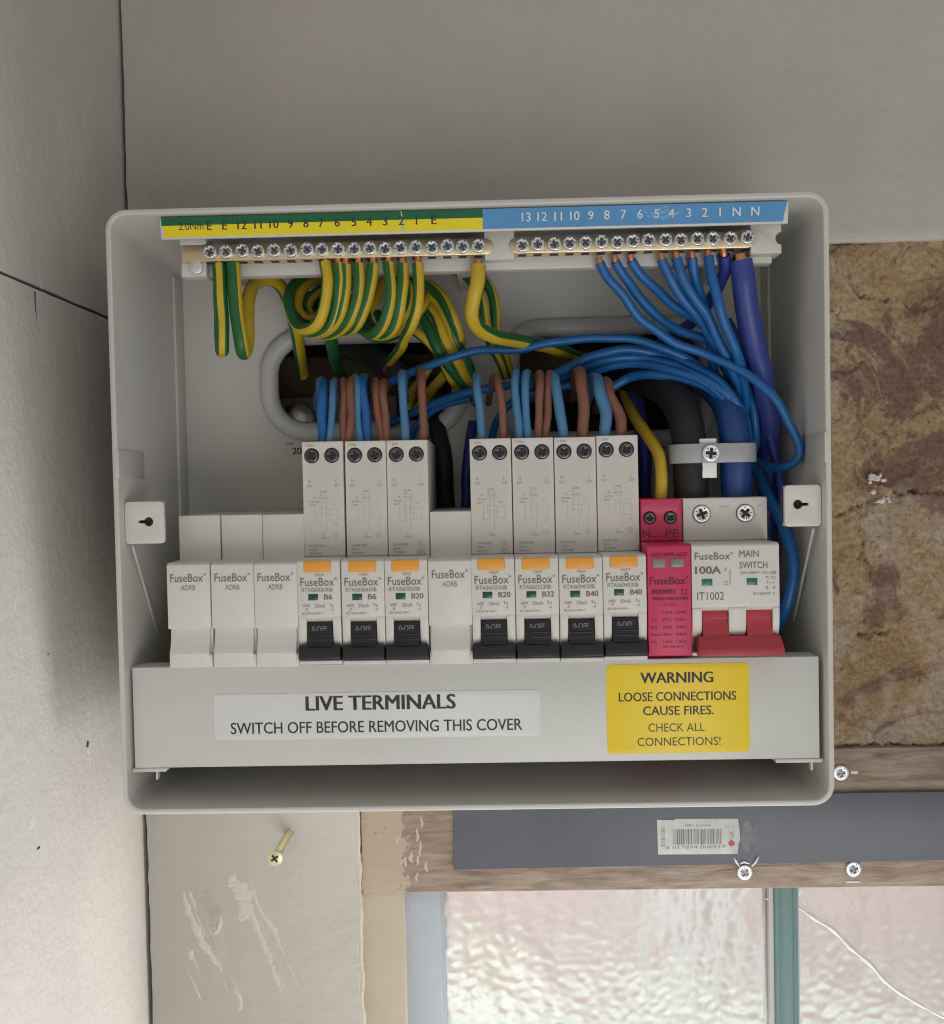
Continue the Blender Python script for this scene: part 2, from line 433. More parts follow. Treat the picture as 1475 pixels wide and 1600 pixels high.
def put_screw(me, name, c, y, parent, rot=None):
    o = link(name, me, parent)
    off = Vector((0, 0, 0)); p = parent
    while p is not None: off += p.matrix_basis.translation/S; p = p.parent
    o.location = (Vector((c[0], y, c[1]))-off)*S
    o.rotation_euler = (0, rnd.uniform(0, 6.28) if rot is None else rot, 0)
    return o

# ================================================================== SETTING
YW = 92.6
XL = -170.0
# ---- wall behind the box
wb = empty('wall_back', (0, YW, 0)); tag(wb, 'grey boarded wall with bare brown plaster behind the fuse box', 'wall', kind='structure')
def ragged(x0, x1, z0, z1, left=.35, bottom=.25, step=6):
    pts = []
    def walk(a, b, axis, const, amp):
        n = max(1, int(abs(b-a)/step))
        for i in range(n):
            t = a+(b-a)*i/n; d = amp*noise.noise(Vector((t*.11, const*.37, 5.1)))+amp*.4*noise.noise(Vector((t*.5, const, 1.3)))
            pts.append((t, const+d) if axis == 'x' else (const+d, t))
    walk(x0, x1, 'x', z0, bottom); walk(z0, z1, 'z', x1, 0.0); walk(x1, x0, 'x', z1, 0); walk(z1, z0, 'z', x0, left)
    return pts
zt = at(1400, 374, YW).z
bm = bmesh.new(); plate(bm, ragged(XL+1.6, 900, zt, 420, .5, .3), [], YW, YW+7, .5); obj('board', bm, M_PANEL, wb)
xb = at(560, 1450, YW).x
RG = ragged(XL+2.0, xb, -420, zt-1.5, .7, 0)
RG = [p for p in RG if not (p[1] > 12 and p[0] > -120)]
k_ = max(i for i, p in enumerate(RG) if p[0] >= xb-.5)
RG[k_+1:k_+1] = [(xb, 12), (-120, 12), (-120, zt-1.5)]
bm = bmesh.new(); plate(bm, RG, [], YW, YW+7, .4); obj('board', bm, M_PANEL, wb)
# hacked edge of cream filler along the lower board
def ragged_strip(xc, z1, z0, wa, wb_, seed, step=1.3):
    L = []; R = []; z = z1
    while z > z0:
        L.append((xc-.5+.5*noise.noise(Vector((z*.2, seed, 1))), z))
        R.append((xc+wa+(wb_-wa)*(.5+.5*noise.noise(Vector((z*.09, seed, 2))))+.5*noise.noise(Vector((z*.6, seed, 3))), z)); z -= step
    return R+L[::-1]
bm = bmesh.new(); plate(bm, ragged_strip(xb, -124, -380, .7, 2.6, 4), [], YW+.5, YW+6, .4)
obj('filler_edge', bm, mat('cream_filler', (.60, .55, .47), .8, bump=.8, bscale=260, var=.14), wb)
# plaster: displaced sheet with cracks
crk = [[(1300, 1168), (1340, 1166), (1385, 1163), (1430, 1168), (1480, 1163)], [(1398, 770), (1412, 772), (1430, 768), (1450, 771), (1480, 768)],
       [(1300, 808), (1330, 797), (1345, 790), (1362, 785)], [(1345, 992), (1375, 990), (1400, 986)], [(1326, 410), (1328, 445), (1345, 462), (1390, 470)],
       [(1340, 822), (1352, 845), (1345, 870), (1362, 885)]]
CR = [[(lambda q: (q.x, q.z))(at(a, b, 99)) for a, b in c] for c in crk]
x0, x1, z0, z1 = 100, 300, -140, zt+4
nx, nz = 260, 340
xs = np.concatenate([np.linspace(x0, 265, nx-50), np.linspace(268, 900, 50)]); zs = np.linspace(z0, z1, nz)
G = np.zeros((nz, nx))
for i, z in enumerate(zs):
    for j, x in enumerate(xs):
        v = Vector((x*.03, z*.03, .7)); G[i, j] = 1.3*noise.fractal(v, .8, 2.1, 6)+.45*noise.noise(Vector((x*.35, z*.35, 3)))+.3*noise.noise(Vector((x*.9, z*.9, 6)))
        q = noise.noise(Vector((x*.028+4, z*.035, 9)))
        q += .12*noise.noise(Vector((x*.22, z*.22, 2)))
        if q > .16: G[i, j] -= min(1, (q-.16)*22)*1.7
XX, ZZ = np.meshgrid(xs, zs)
for c in CR:
    for (ax, az), (bx, bz) in zip(c, c[1:]):
        L2 = (bx-ax)**2+(bz-az)**2
        t = np.clip(((XX-ax)*(bx-ax)+(ZZ-az)*(bz-az))/L2, 0, 1)
        jit = .5*np.sin(XX*1.7+ZZ*.9)+.35*np.sin(XX*.63)
        d = np.hypot(XX-(ax+t*(bx-ax)), ZZ+jit-(az+t*(bz-az)))
        G -= (1.9+1.5*np.sin(XX*.55+ZZ*.4)+.9*np.sin(XX*1.9-ZZ*1.3))*np.exp(-(d/(.65+.25*np.sin(XX*.9)))**2)
V = [(xs[j]*S, (99.5-YW-max(-7, min(3.0, G[i, j])))*S, zs[i]*S) for i in range(nz) for j in range(nx)]
F = [(i*nx+j, i*nx+j+1, (i+1)*nx+j+1, (i+1)*nx+j) for i in range(nz-1) for j in range(nx-1)]
me = bpy.data.meshes.new('plaster'); me.from_pydata(V, [], F); me.materials.append(M_PLASTER)
me.polygons.foreach_set('use_smooth', [True]*len(F)); link('plaster', me, wb)
# blob of white filler
def lump(name, c, y, rx, rz, ry, m, parent, seed, n=3):
    t = bmesh.new(); bmesh.ops.create_icosphere(t, subdivisions=n, radius=1)
    for v in t.verts:
        k = 1+.45*noise.noise(v.co*1.6+Vector((seed, 0, 0)))+.25*noise.noise(v.co*4+Vector((0, seed, 0)))
        v.co = Vector((c[0]+v.co.x*rx*k, y+v.co.y*ry*k, c[1]+v.co.z*rz*k))
    return obj(name, t, m, parent, 180)
M_FILL = mat('white_filler', (.66, .62, .56), .8, bump=.5, bscale=400)
for k in range(26):
    a, b = (rnd.gauss(1369, 5), rnd.gauss(745, 7)) if k < 17 else (rnd.gauss(1379, 5), rnd.gauss(781, 3))
    q = at(a, b, 97); lump('filler_crumb', (q.x, q.z), 98.6, rnd.uniform(.5, 1.6), rnd.uniform(.4, 1.3), rnd.uniform(.6, 1.4), M_FILL, wb, k*1.7, 2)
# masonry deep in the cavity behind the box, seen through the cable openings
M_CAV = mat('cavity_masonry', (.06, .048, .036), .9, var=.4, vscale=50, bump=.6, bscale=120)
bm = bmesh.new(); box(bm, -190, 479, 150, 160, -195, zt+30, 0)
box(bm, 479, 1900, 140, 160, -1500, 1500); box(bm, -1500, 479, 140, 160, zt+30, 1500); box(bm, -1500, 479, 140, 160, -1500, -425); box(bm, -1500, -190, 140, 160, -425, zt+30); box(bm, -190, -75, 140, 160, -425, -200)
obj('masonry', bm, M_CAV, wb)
q = at(440, 622, 118); bm = bmesh.new(); box(bm, -112, -40, 118, 126, q.z-60, q.z, .6); obj('back_board', bm, mat('pale_board', (.26, .235, .20), .8, var=.12, bump=.3), wb)
bm = bmesh.new(); box(bm, -112, 60, 126, 138, q.z-5, q.z+22, .6); obj('batten', bm, mat('cavity_timber', (.12, .09, .055), .8, var=.25, vscale=90, bump=.3), wb)
# smears of filler and chips on the lower board
M_SMEAR = mat('smeared_filler', (.60, .575, .53), .85, var=.10, bump=.5, bscale=500)
def smear(path, w0, h=.35, y=YW, seed=0, name='filler_smear', m=M_SMEAR):
    P = spline([at(a, b, y) for a, b in path], .8)
    t = bmesh.new(); n = len(P); rows = []
    for i, p in enumerate(P):
        d = (P[min(n-1, i+1)]-P[max(0, i-1)]).normalized(); nn = Vector((-d.z, 0, d.x))
        ww = w0*math.sin(math.pi*(i+.6)/(n+.2))**.5*(1+.55*noise.noise(Vector((i*.23, seed, 0)))+.3*noise.noise(Vector((i*.8, seed, 4))))
        sh = .5*w0*noise.noise(Vector((i*.35, seed+7, 1)))
        rows.append([t.verts.new(p+nn*(ww*s+sh)+Vector((0, .05 if abs(s) == 1 else -h*(.7+.6*noise.noise(Vector((i*.6, s*3, seed)))), 0))) for s in (-1, -.55, 0, .55, 1)])
    for A, B in zip(rows, rows[1:]):
        for k in range(4): t.faces.new((A[k], A[k+1], B[k+1], B[k]))
    bmesh.ops.recalc_face_normals(t, faces=t.faces)
    obj(name, t, m, wb, 180)
for i, (path, w0) in enumerate([([(358, 1370), (372, 1385), (385, 1410), (378, 1440)], 4.5), ([(385, 1400), (400, 1445), (418, 1490), (440, 1550)], 1.6),
        ([(395, 1380), (403, 1415), (425, 1450), (447, 1500)], 1.1), ([(286, 1392), (296, 1425), (312, 1465), (335, 1500), (350, 1520)], 1.9),
        ([(296, 1392), (302, 1410), (308, 1425)], 1.0), ([(368, 1545), (376, 1560), (374, 1580)], 1.2), ([(447, 1500), (460, 1530), (468, 1548)], .7),
        ([(335, 1460), (342, 1452), (345, 1432)], 1.2), ([(298, 1484), (300, 1500)], 1.3), ([(425, 1450), (431, 1455), (429, 1462)], 1.6)]):
    smear(path, w0, .3, YW, i*3.1)
for k in range(12):
    a, b = rnd.uniform(290, 470), rnd.uniform(1390, 1530); ln_ = rnd.uniform(18, 60)
    smear([(a, b), (a+ln_*.25, b+ln_*.5), (a+ln_*.45, b+ln_)], rnd.uniform(.18, .5), .15, YW, 60+k)
smear([(305, 1393), (322, 1405), (335, 1425), (332, 1450)], 4.6, .12, YW, 31, 'bare_patch', mat('bare_board', (.46, .41, .34), .85, var=.2, vscale=200))

# ---- wall on the left
wl = empty('wall_left', (XL, 0, 0)); tag(wl, 'grey painted boarded side wall meeting the back wall in a dark corner gap', 'wall', kind='structure')
zseam = atx(165, 495, XL).z
def side_board(za, zb, sd):
    t = bmesh.new()
    ys = np.linspace(-900, 160, 160)
    A = []; B = []; C = []; D = []
    for y in ys:
        j = .35*noise.noise(Vector((y*.05, sd, 0)))+.2*noise.noise(Vector((y*.3, sd, 2)))
        A.append(t.verts.new((XL, y, za+j))); B.append(t.verts.new((XL, y, zb+j))); C.append(t.verts.new((XL-7, y, za+j))); D.append(t.verts.new((XL-7, y, zb+j)))
    for i in range(len(ys)-1):
        t.faces.new((A[i], A[i+1], B[i+1], B[i])); t.faces.new((D[i], D[i+1], C[i+1], C[i]))
        t.faces.new((C[i], C[i+1], A[i+1], A[i])); t.faces.new((B[i], B[i+1], D[i+1], D[i]))
    t.faces.new((A[0], B[0], D[0], C[0])); t.faces.new((C[-1], D[-1], B[-1], A[-1]))
    bmesh.ops.recalc_face_normals(t, faces=t.faces)
    obj('board', t, M_PANEL2, wl)
side_board(zseam+.8, 420, 1.0); side_board(-420, zseam-.8, 6.0)
bm = bmesh.new(); box(bm, XL-14, XL-9, -900, 160, -420, 420); obj('backing', bm, M_DARK, wl)
# nail holes, dents and scuffs on the side wall
def side_mark(name, a, b, ry, rz, m, d=.25, sd=0):
    q = atx(a, b, XL); t = bmesh.new(); n = 14
    c = t.verts.new((XL+d, q.y, q.z)); ring = []
    for k in range(n):
        an = 2*math.pi*k/n; kk = 1+.5*noise.noise(Vector((math.cos(an)*1.5, math.sin(an)*1.5, sd)))
        ring.append(t.verts.new((XL+.05, q.y+ry*kk*math.cos(an), q.z+rz*kk*math.sin(an))))
    for k in range(n): t.faces.new((c, ring[k], ring[(k+1) % n]))
    bmesh.ops.recalc_face_normals(t, faces=t.faces)
    obj(name, t, m, wl, 180)
for (a, b, ry, rz, m, sd) in ((137, 1163, 1.3, 1.7, M_DARK, 1), (138, 1172, 1.6, 2.0, M_SMEAR, 2), (140, 1186, 1.1, 3.4, M_SMEAR, 3), (60, 1325, 1.2, .7, M_DARK, 4),
        (50, 1286, 3.2, 2.4, M_SMEAR, 5), (56, 1300, 1.2, 4.0, M_SMEAR, 6), (132, 190, .5, 6.5, M_SMEAR, 7), (142, 216, .6, 4.5, M_SMEAR, 8), (48, 521, .7, .6, M_SMEAR, 9),
        (116, 268, .4, 2.0, M_SMEAR, 10), (28, 263, 1.4, 1.0, M_SMEAR, 11), (6, 112, .8, 2.4, M_SMEAR, 12), (62, 430, .5, 2.0, M_SMEAR, 13), (65, 444, .4, 2.4, M_SMEAR, 14),
        (68, 521, .4, .5, M_SMEAR, 15), (75, 1022, .5, .6, M_DARK, 16), (50, 1335, .8, 2.0, M_SMEAR, 17), (24, 945, 1.0, 3.0, M_SMEAR, 18)):
    side_mark('paint_chip' if m is M_SMEAR else 'nail_hole', a, b, ry, rz, m, sd=sd)
bm = bmesh.new(); P = [atx(a, b, XL) for a, b in ((54, 456), (54.5, 470), (55.5, 484), (57, 498))]
tube(bm, spline(P, 1), .45, 6, rfun=lambda t: 1-.7*t); obj('crack', bm, M_DARK, wl)

# ---- lintel over the window
ln = empty('lintel', (60, 96, -160)); tag(ln, 'weathered brown timber lintel above the patterned window', 'lintel', kind='structure')
zlb = at(900, 1392, 96).z; zlt = at(1400, 1168, 96).z
bm = bmesh.new()
t = bmesh.new(); bmesh.ops.create_cube(t, size=1)
for v in t.verts: v.co = Vector((xb+2+(v.co.x+.5)*(900-xb-2), 96+(v.co.y+.5)*54, zlb+(v.co.z+.5)*(zlt-zlb)))
bevel_sharp(t, .8, 2); merge(bm, t); obj('timber', bm, M_TIMBER, ln)
# flakes of old paint at the left end
def flake(a, b, h, w0, seed):
    t = bmesh.new(); q = at(a, b, 95.7); n = 13; rows = []
    for i in range(n):
        z = q.z+h*(.5-i/(n-1)); ww = w0*(math.sin(math.pi*(i+.4)/n)**.6)*(.7+.8*abs(noise.noise(Vector((i*.55, seed, 0)))))
        dx = .8*noise.noise(Vector((i*.2, seed, 5)))
        rows.append([t.verts.new((q.x+dx+ww*k, 95.72 if k == 0 else 95.95, z)) for k in (-1, 0, 1)])
    for A, B in zip(rows, rows[1:]):
        for k in range(2): t.faces.new((A[k], A[k+1], B[k+1], B[k]))
    bmesh.ops.recalc_face_normals(t, faces=t.faces); obj('paint_flake', t, M_FLAKE, ln, 180)
M_FLAKE = mat('old_cream_paint', (.54, .48, .40), .7, var=.15, bump=.4, bscale=500)
for k in range(12):
    flake(rnd.gauss(643, 11), rnd.uniform(1282, 1382), rnd.uniform(2.5, 9), rnd.uniform(.4, 1.1), k*2.7)
# dark strip screwed on the timber
zs1 = at(1400, 1238, 93).z; zs0 = at(900, 1357, 93).z; xs0 = at(708, 1320, 93).x
bm = bmesh.new(); plate(bm, [(xs0, zs0), (900, zs0+7), (900, zs1), (xs0+.4, zs1)], [], 92.9, 95.9, .5)
st = obj('slate_strip', bm, M_SLATE); tag(st, 'long slate grey flat strip fixed to the timber below the fuse box', 'strip')
# its barcode sticker
p0 = at(1028, 1335, 92.8); p1 = at(1153, 1279, 92.8)
bs = empty('barcode_sticker', (p0.x, 92.8, p0.z)); tag(bs, 'small worn white barcode sticker with a red dot on the slate grey strip', 'sticker')
bm = bmesh.new(); plate(bm, [(p0.x, p0.z), (p1.x-.3, p0.z-.2), (p1.x+.1, p0.z+5), (p1.x+.9, p0.z+7), (p1.x+.7, p0.z+11.5), (p1.x, p1.z), (p0.x+9, p1.z+.3), (p0.x+8, p1.z-.4), (p0.x-.2, p1.z)], [], 92.55, 92.85, .05)
obj('paper', bm, mat('worn_sticker_paper', (.56, .565, .55), .6, var=.22, vscale=260), bs)
bm = bmesh.new(); W = p1.x-p0.x; H = p1.z-p0.z
x = p0.x+W*.19; xe = p0.x+W*.80
while x < xe:
    wd = rnd.choice((.28, .28, .5, .8)); rect(bm, x, min(xe, x+wd), p0.z+H*.28, p0.z+H*.72, 92.5); x += wd+rnd.choice((.28, .3, .5))
text(bm, '5 017894 000517', p0.x+W*.10, p0.x+W*.84, p0.z+H*.16, p0.z+H*.25, 92.5)
text(bm, 'SPEC. 6x50mm', p0.x+W*.34, p0.x+W*.66, p0.z+H*.79, p0.z+H*.87, 92.5)
text(bm, 'UK', p0.x+W*.88, p0.x+W*.95, p0.z+H*.44, p0.z+H*.66, 92.5, rot=True)
text(bm, '001817001', p0.x+W*.04, p0.x+W*.09, p0.z+H*.22, p0.z+H*.78, 92.5, rot=True)
obj('barcode', bm, mat('faded_print', (.20, .20, .19), .7), bs, 180)
bm = bmesh.new(); cyl(bm, (p0.x+W*.915, p0.z+H*.30), 1.5, 92.4, 92.6, 20); obj('red_dot', bm, mat('red_dot_ink', (.52, .09, .11), .6), bs)

def frame_screw(a, b, y, label, r=1.0):
    q = at(a, b, y); e = empty('screw', (q.x, y, q.z)); tag(e, label, 'screw', 'cross-head screws around the window lintel')
    put_screw(SCREW_FRAME, 'screw_head', (q.x, q.z), y, e)
    bm = bmesh.new(); cyl(bm, (q.x, q.z), 1.7, y-.5, y+12, 12); obj('shank', bm, M_ZINC, e)
frame_screw(1163, 1362, 95.0, 'zinc cross-head screw with torn paint around it below the barcode sticker')
frame_screw(1333, 1357, 95.3, 'zinc cross-head screw in the timber nearest the photo edge')
frame_screw(1313, 1207, 95.3, 'zinc cross-head screw half hidden at the lower corner of the fuse box')
# torn shreds round the first screw
bm = bmesh.new()
for path in ([(1147, 1340), (1152, 1349), (1156, 1354)], [(1186, 1338), (1180, 1348), (1174, 1354)], [(1156, 1350), (1163, 1347), (1172, 1350)]):
    tube(bm, spline([at(a, b, 92.0+rnd.uniform(-.6, .6)) for a, b in path], .6), .42, 7, rfun=lambda t: .4+.9*math.sin(math.pi*t))
obj('torn_paint', bm, mat('torn_white_paint', (.72, .75, .75), .5), ln, 180)
bm = bmesh.new()
for (a, b, rx, rz) in ((1333, 1378, 3.4, .5),): q = at(a, b, 95.6); box(bm, q.x-rx, q.x+rx, 95.5, 96.2, q.z-rz, q.z+rz, .2)
obj('paint_nick', bm, mat('torn_white_paint', (.72, .75, .75), .5), ln)
q = at(1335, 1207, 95.9); bm = bmesh.new(); box(bm, q.x-1.8, q.x+1.8, 95.7, 96.2, q.z-.7, q.z+.7, .2); obj('paint_nick', bm, mat('torn_white_paint', (.72, .75, .75), .5), ln)
# smudge of dark sealant beside the sticker
smear([(1166, 1282), (1172, 1300), (1168, 1318), (1171, 1332)], 3.6, .1, 92.85, 55, 'sealant_smudge', mat('dark_sealant', (.12, .125, .145), .3, bump=.4, bscale=300))

# ---- window
wn = empty('window', (100, 105, -260)); tag(wn, 'cracked patterned glass window with pale blue frame below the lintel', 'window', kind='structure')
xj0 = at(566, 1500, 97).x; xj1 = at(634, 1500, 99).x; xf1 = at(690, 1500, 104).x
zb = -430
bm = bmesh.new(); box(bm, xj0, xj1, 98, 150, zb, zlb-.2, .8); box(bm, 481, 560, 98, 150, zb, zlb-.2, .8); obj('jamb', bm, mat('cream_jamb', (.60, .52, .41), .6, var=.12, vscale=25, bump=.3, bscale=200), wn)
bm = bmesh.new(); box(bm, xj1-1, xf1, 103, 140, zb, zlb-.4, .8); box(bm, xj1-1, xf1+1.6, 110, 136, zb, zlb-.5, .5); box(bm, 456, 482, 103, 140, zb, zlb-.4, .8); obj('frame', bm, mat('pale_blue_frame', (.52, .57, .63), .45, var=.05), wn)
xa, xc = at(1212, 1500, 108).x, at(1248, 1500, 108).x
bm = bmesh.new(); box(bm, xa, xc, 108, 126, zb, zlb-.5, .8); box(bm, xa+2.2, xa+3.0, 107.3, 109, zb, zlb-.6, .2); box(bm, xc-2.6, xc-1.8, 107.3, 109, zb, zlb-.6, .2)
obj('glazing_bar', bm, mat('teal_lead_bar', (.20, .33, .33), .45, var=.1), wn)
bm = bmesh.new(); box(bm, xa-2.6, xa-.05, 110, 124, zb, zlb-.5, .5); box(bm, xc+.05, xc+1.2, 110, 124, zb, zlb-.5, .3); obj('putty', bm, mat('white_putty', (.70, .72, .72), .6, bump=.3), wn)
def glass_f(nt, N, L, p):
    p.inputs['Base Color'].default_value = (.97, .985, .98, 1); p.inputs['Transmission Weight'].default_value = 1.0
    p.inputs['IOR'].default_value = 1.42; p.inputs['Roughness'].default_value = .26
M_GLASS = blend_mat('patterned_glass', .12, glass_f)
def pane(xa_, xb_, seed):
    nx_, nz_ = int((xb_-xa_)/1.25), int((zlb-zb)/1.25)
    xs_ = np.linspace(xa_, xb_, nx_); zs_ = np.linspace(zb, zlb-.3, nz_)
    V = []; F = []
    for z in zs_:
        for x in xs_:
            h = 0.0
            if True:
                pe = noise.voronoi(Vector((x*.15+seed, z*.18, seed)))[0]
                h = .75*(min(pe[1]-pe[0], .6)) + .9*noise.noise(Vector((x*.12+seed, z*.045, 2.2)))+.35*noise.noise(Vector((x*.3, z*.3, seed)))
            V.append((x, 114-h, z))
    n = len(V)
    for i in range(nz_-1):
        for j in range(nx_-1): F.append((i*nx_+j, i*nx_+j+1, (i+1)*nx_+j+1, (i+1)*nx_+j))
    V += [(xa_, 118, zb), (xb_, 118, zb), (xb_, 118, zlb-.3), (xa_, 118, zlb-.3)]
    F.append((n+3, n+2, n+1, n))
    me = bpy.data.meshes.new('pane'); me.from_pydata([((a-100)*S, (b-105)*S, (c+260)*S) for a, b, c in V], [], F)
    me.materials.append(M_GLASS); me.polygons.foreach_set('use_smooth', [True]*len(F))
    link('pane', me, wn)
pane(xf1+.8, xa-.6, 1.0); pane(xc+.6, 458, 7.0)
bm = bmesh.new()
P = spline([at(a, b, 111) for a, b in ((1195, 1404), (1225, 1411), (1247, 1418), (1275, 1437), (1300, 1452), (1330, 1482), (1358, 1505), (1385, 1535), (1420, 1560), (1478, 1592))], 1.2)
tube(bm, P, .95, 8, rfun=lambda t: (.25+.9*t**.7*(1.15-t)*2.0)*(1+.3*math.sin(t*60)), squash=.6)
obj('crack', bm, mat('crack_white', (.88, .88, .86), .4), wn, 180)
# ---- outdoors behind the glass
yd = empty('yard', (100, 1300, -300)); tag(yd, 'pale sunlit brick yard wall and greenery blurred behind the glass', 'yard wall', kind='structure')
bm = bmesh.new(); box(bm, -1500, 1900, 1300, 1340, -1500, 900); obj('yard_brickwork', bm, mat('pink_brickwork', (.61, .485, .46), .9, var=.25, vscale=6), yd)
bm = bmesh.new(); box(bm, -1500, 1900, 250, 1299, -1540, -1500); obj('yard_paving', bm, mat('pale_paving', (.55, .56, .50), .9, var=.2, vscale=5), yd)
bm = bmesh.new()
for k in range(220):
    q = (rnd.uniform(-1200, 1600), rnd.uniform(1100, 1290), rnd.uniform(-1500, -860))
    t = bmesh.new(); bmesh.ops.create_icosphere(t, subdivisions=2, radius=1)
    for v in t.verts: v.co = Vector((q[0]+v.co.x*90*(1+.4*noise.noise(v.co*2+Vector(q))), q[1]+v.co.y*70, q[2]+v.co.z*70*(1+.4*noise.noise(v.co*2.5+Vector(q)))))
    merge(bm, t)
o = obj('yard_greenery', bm, mat('pale_leaves', (.56, .61, .54), .8, var=.2, vscale=20), yd); o['kind'] = 'stuff'
bm = bmesh.new(); box(bm, 270, 400, 1250, 1299, -1500, 900, 20); obj('streak_upright', bm, mat('streak_white', (.85, .85, .85), .4), yd)  # white upright added for the bright streak of sky light in the glass

# ================================================================== FUSE BOX ENCLOSURE
HW, HH = 145.0, 123.13
eb = empty('fuse_box', (0, 92, -HH)); tag(eb, 'open grey white plastic fuse box enclosure mounted on the wall without its lid', 'fuse box')
def loop(off, r, y, n=8):
    return [(x, y, z) for x, z in rrect(-HW+off, HW-off, -HH+off, HH-off, max(.5, r-off), n)]
bm = bmesh.new()
LP = [loop(0, 8.5, 92), loop(0, 8.5, .9), loop(.25, 8.5, .25), loop(.8, 8.5, 0), loop(1.7, 8.5, 0), loop(2.2, 8.5, .3), loop(2.5, 8.5, 1.0), loop(2.6, 8.5, 92)]
VS = [[bm.verts.new(p) for p in l] for l in LP]
n = len(VS[0])
for A, B in zip(VS, VS[1:]+VS[:1]):
    for k in range(n): bm.faces.new((A[k], A[(k+1) % n], B[(k+1) % n], B[k]))
bmesh.ops.recalc_face_normals(bm, faces=bm.faces)
obj('shell', bm, M_BOX, eb, 30)
# back panel with its two cable openings
o1a, o1b = at(424, 676, 90), at(718, 520, 90); o2a, o2b = at(800, 690, 90), at(1105, 508, 90)
OP = [rrect(o1a.x, o1b.x, o1a.z, o1b.z, 19, 10), rrect(o2a.x, o2b.x, o2a.z, o2b.z, 15, 8)]
bm = bmesh.new(); plate(bm, rrect(-142.6, 142.6, -120.7, 120.7, 6), OP, 89.8, 91.9, .2); obj('back_panel', bm, M_BOX, eb)
for k, pts in enumerate(OP):
    bm = bmesh.new(); P = spline([(x, 89.0, z) for x, z in pts], 2.5, True)
    tube(bm, P, 4.6, 14, True, squash=1.0); obj('cable_edging', bm, M_EDGE, eb, 180)
# small gaps where the edging ends meet
for s in (-1, 1):
    X = s*142.5
    bm = bmesh.new(); box(bm, min(X, X-s*1.4), max(X, X-s*1.4), 77, 89.9, -118, 112, .5); obj('corner_ledge', bm, M_BOX, eb)
    # clip recess on the rim
    zc0, zc1 = (at(180, 752, 1).z, at(180, 703, 1).z) if s < 0 else (at(1298, 726, 1).z, at(1298, 674, 1).z)
    bm = bmesh.new(); prism_y(bm, [(X-s*.4, zc0+1.6), (X-s*.4, zc1), (X+s*1.2, zc1+.01), (X+s*.9, zc0)] if s < 0 else [(X-s*.4, zc0+1.6), (X+s*.9, zc0), (X+s*1.2, zc1), (X-s*.4, zc1)], -.25, 30, .3); obj('clip_ridge', bm, M_BOX, eb)
    # moulded fixing lug with keyhole
    if s < 0: a, b = at(196, 850, 6), at(257, 783, 6)
    else: a, b = at(1225, 823, 6), at(1287, 757, 6)
    x0_, x1_ = (X+.2, b.x) if s < 0 else (a.x, X-.2)
    kc = at(233, 815, 6) if s < 0 else at(1246, 788, 6)
    kx, kz = kc.x, kc.z
    hole = []
    r_k, sl = 1.9, .55
    for i in range(21):
        an = math.radians(20+320*i/20); hole.append((kx-s*(-1)*0+ (math.cos(an)*r_k)*(1 if s > 0 else -1), kz+math.sin(an)*r_k))
    tip = kx+(4.2 if s > 0 else -4.2)
    hole += [(tip, kz-sl), (tip, kz+sl)]
    bm = bmesh.new(); plate(bm, rrect(x0_, x1_, a.z, b.z, 1.6, 4), [hole], 5, 7, .3)
    box(bm, x0_+.3, x1_-.3, 6.9, 8.5, b.z-1.4, b.z-.2, .2); box(bm, x0_+.3, x1_-1.0, 6.9, 9.5, a.z+.2, a.z+1.6, .3)
    lug = obj('fixing_lug', bm, M_CARR, eb)
    bm = bmesh.new(); box(bm, kx-5.2, kx+5.2, 10, 11.5, kz-4, kz+4); obj('lug_socket', bm, mat('grey_socket', (.10, .10, .10), .7), lug)
    # thin moulded gusset running back from the lug
    g0, g1 = ((207, 852, 7), (245, 985, 41)) if s < 0 else ((1271, 826, 7), (1240, 970, 42))
    bm = bmesh.new(); tube(bm, [at(*g0), at(*g1)], .55, 8); obj('gusset', bm, M_BOX, eb)
# rating sticker on the back panel
q0, q1 = at(444, 711, 89.5), at(478, 690, 89.5)
bm = bmesh.new(); box(bm, q0.x, q1.x+6, 89.5, 89.9, q0.z, q1.z, .05); sk = obj('rating_sticker', bm, mat('pinkish_sticker', (.62, .56, .52), .5), eb)
bm = bmesh.new(); a, b = at(457, 710, 89.4), at(471, 699, 89.4); text(bm, '20', a.x, b.x, a.z, b.z, 89.4, bold=.03); a, b = at(449, 695, 89.4), at(458, 692, 89.4); text(bm, '...', a.x, b.x, a.z, b.z, 89.4, bold=.03); obj('sticker_print', bm, M_BTEXT, sk, 180)
# steel knockout disc in the left opening
q = at(463, 660, 100)
bm = bmesh.new(); t = bmesh.new(); bmesh.ops.create_uvsphere(t, u_segments=32, v_segments=16, radius=1)
for v in t.verts: v.co = Vector((q.x+v.co.x*10, 103+v.co.y*4.5, q.z+v.co.z*10))
merge(bm, t); o = obj('steel_disc', bm, mat('satin_steel', (.50, .50, .48), .32, 1.0, var=.08)); tag(o, 'domed satin steel disc seen in the cable opening above the rating sticker', 'disc')

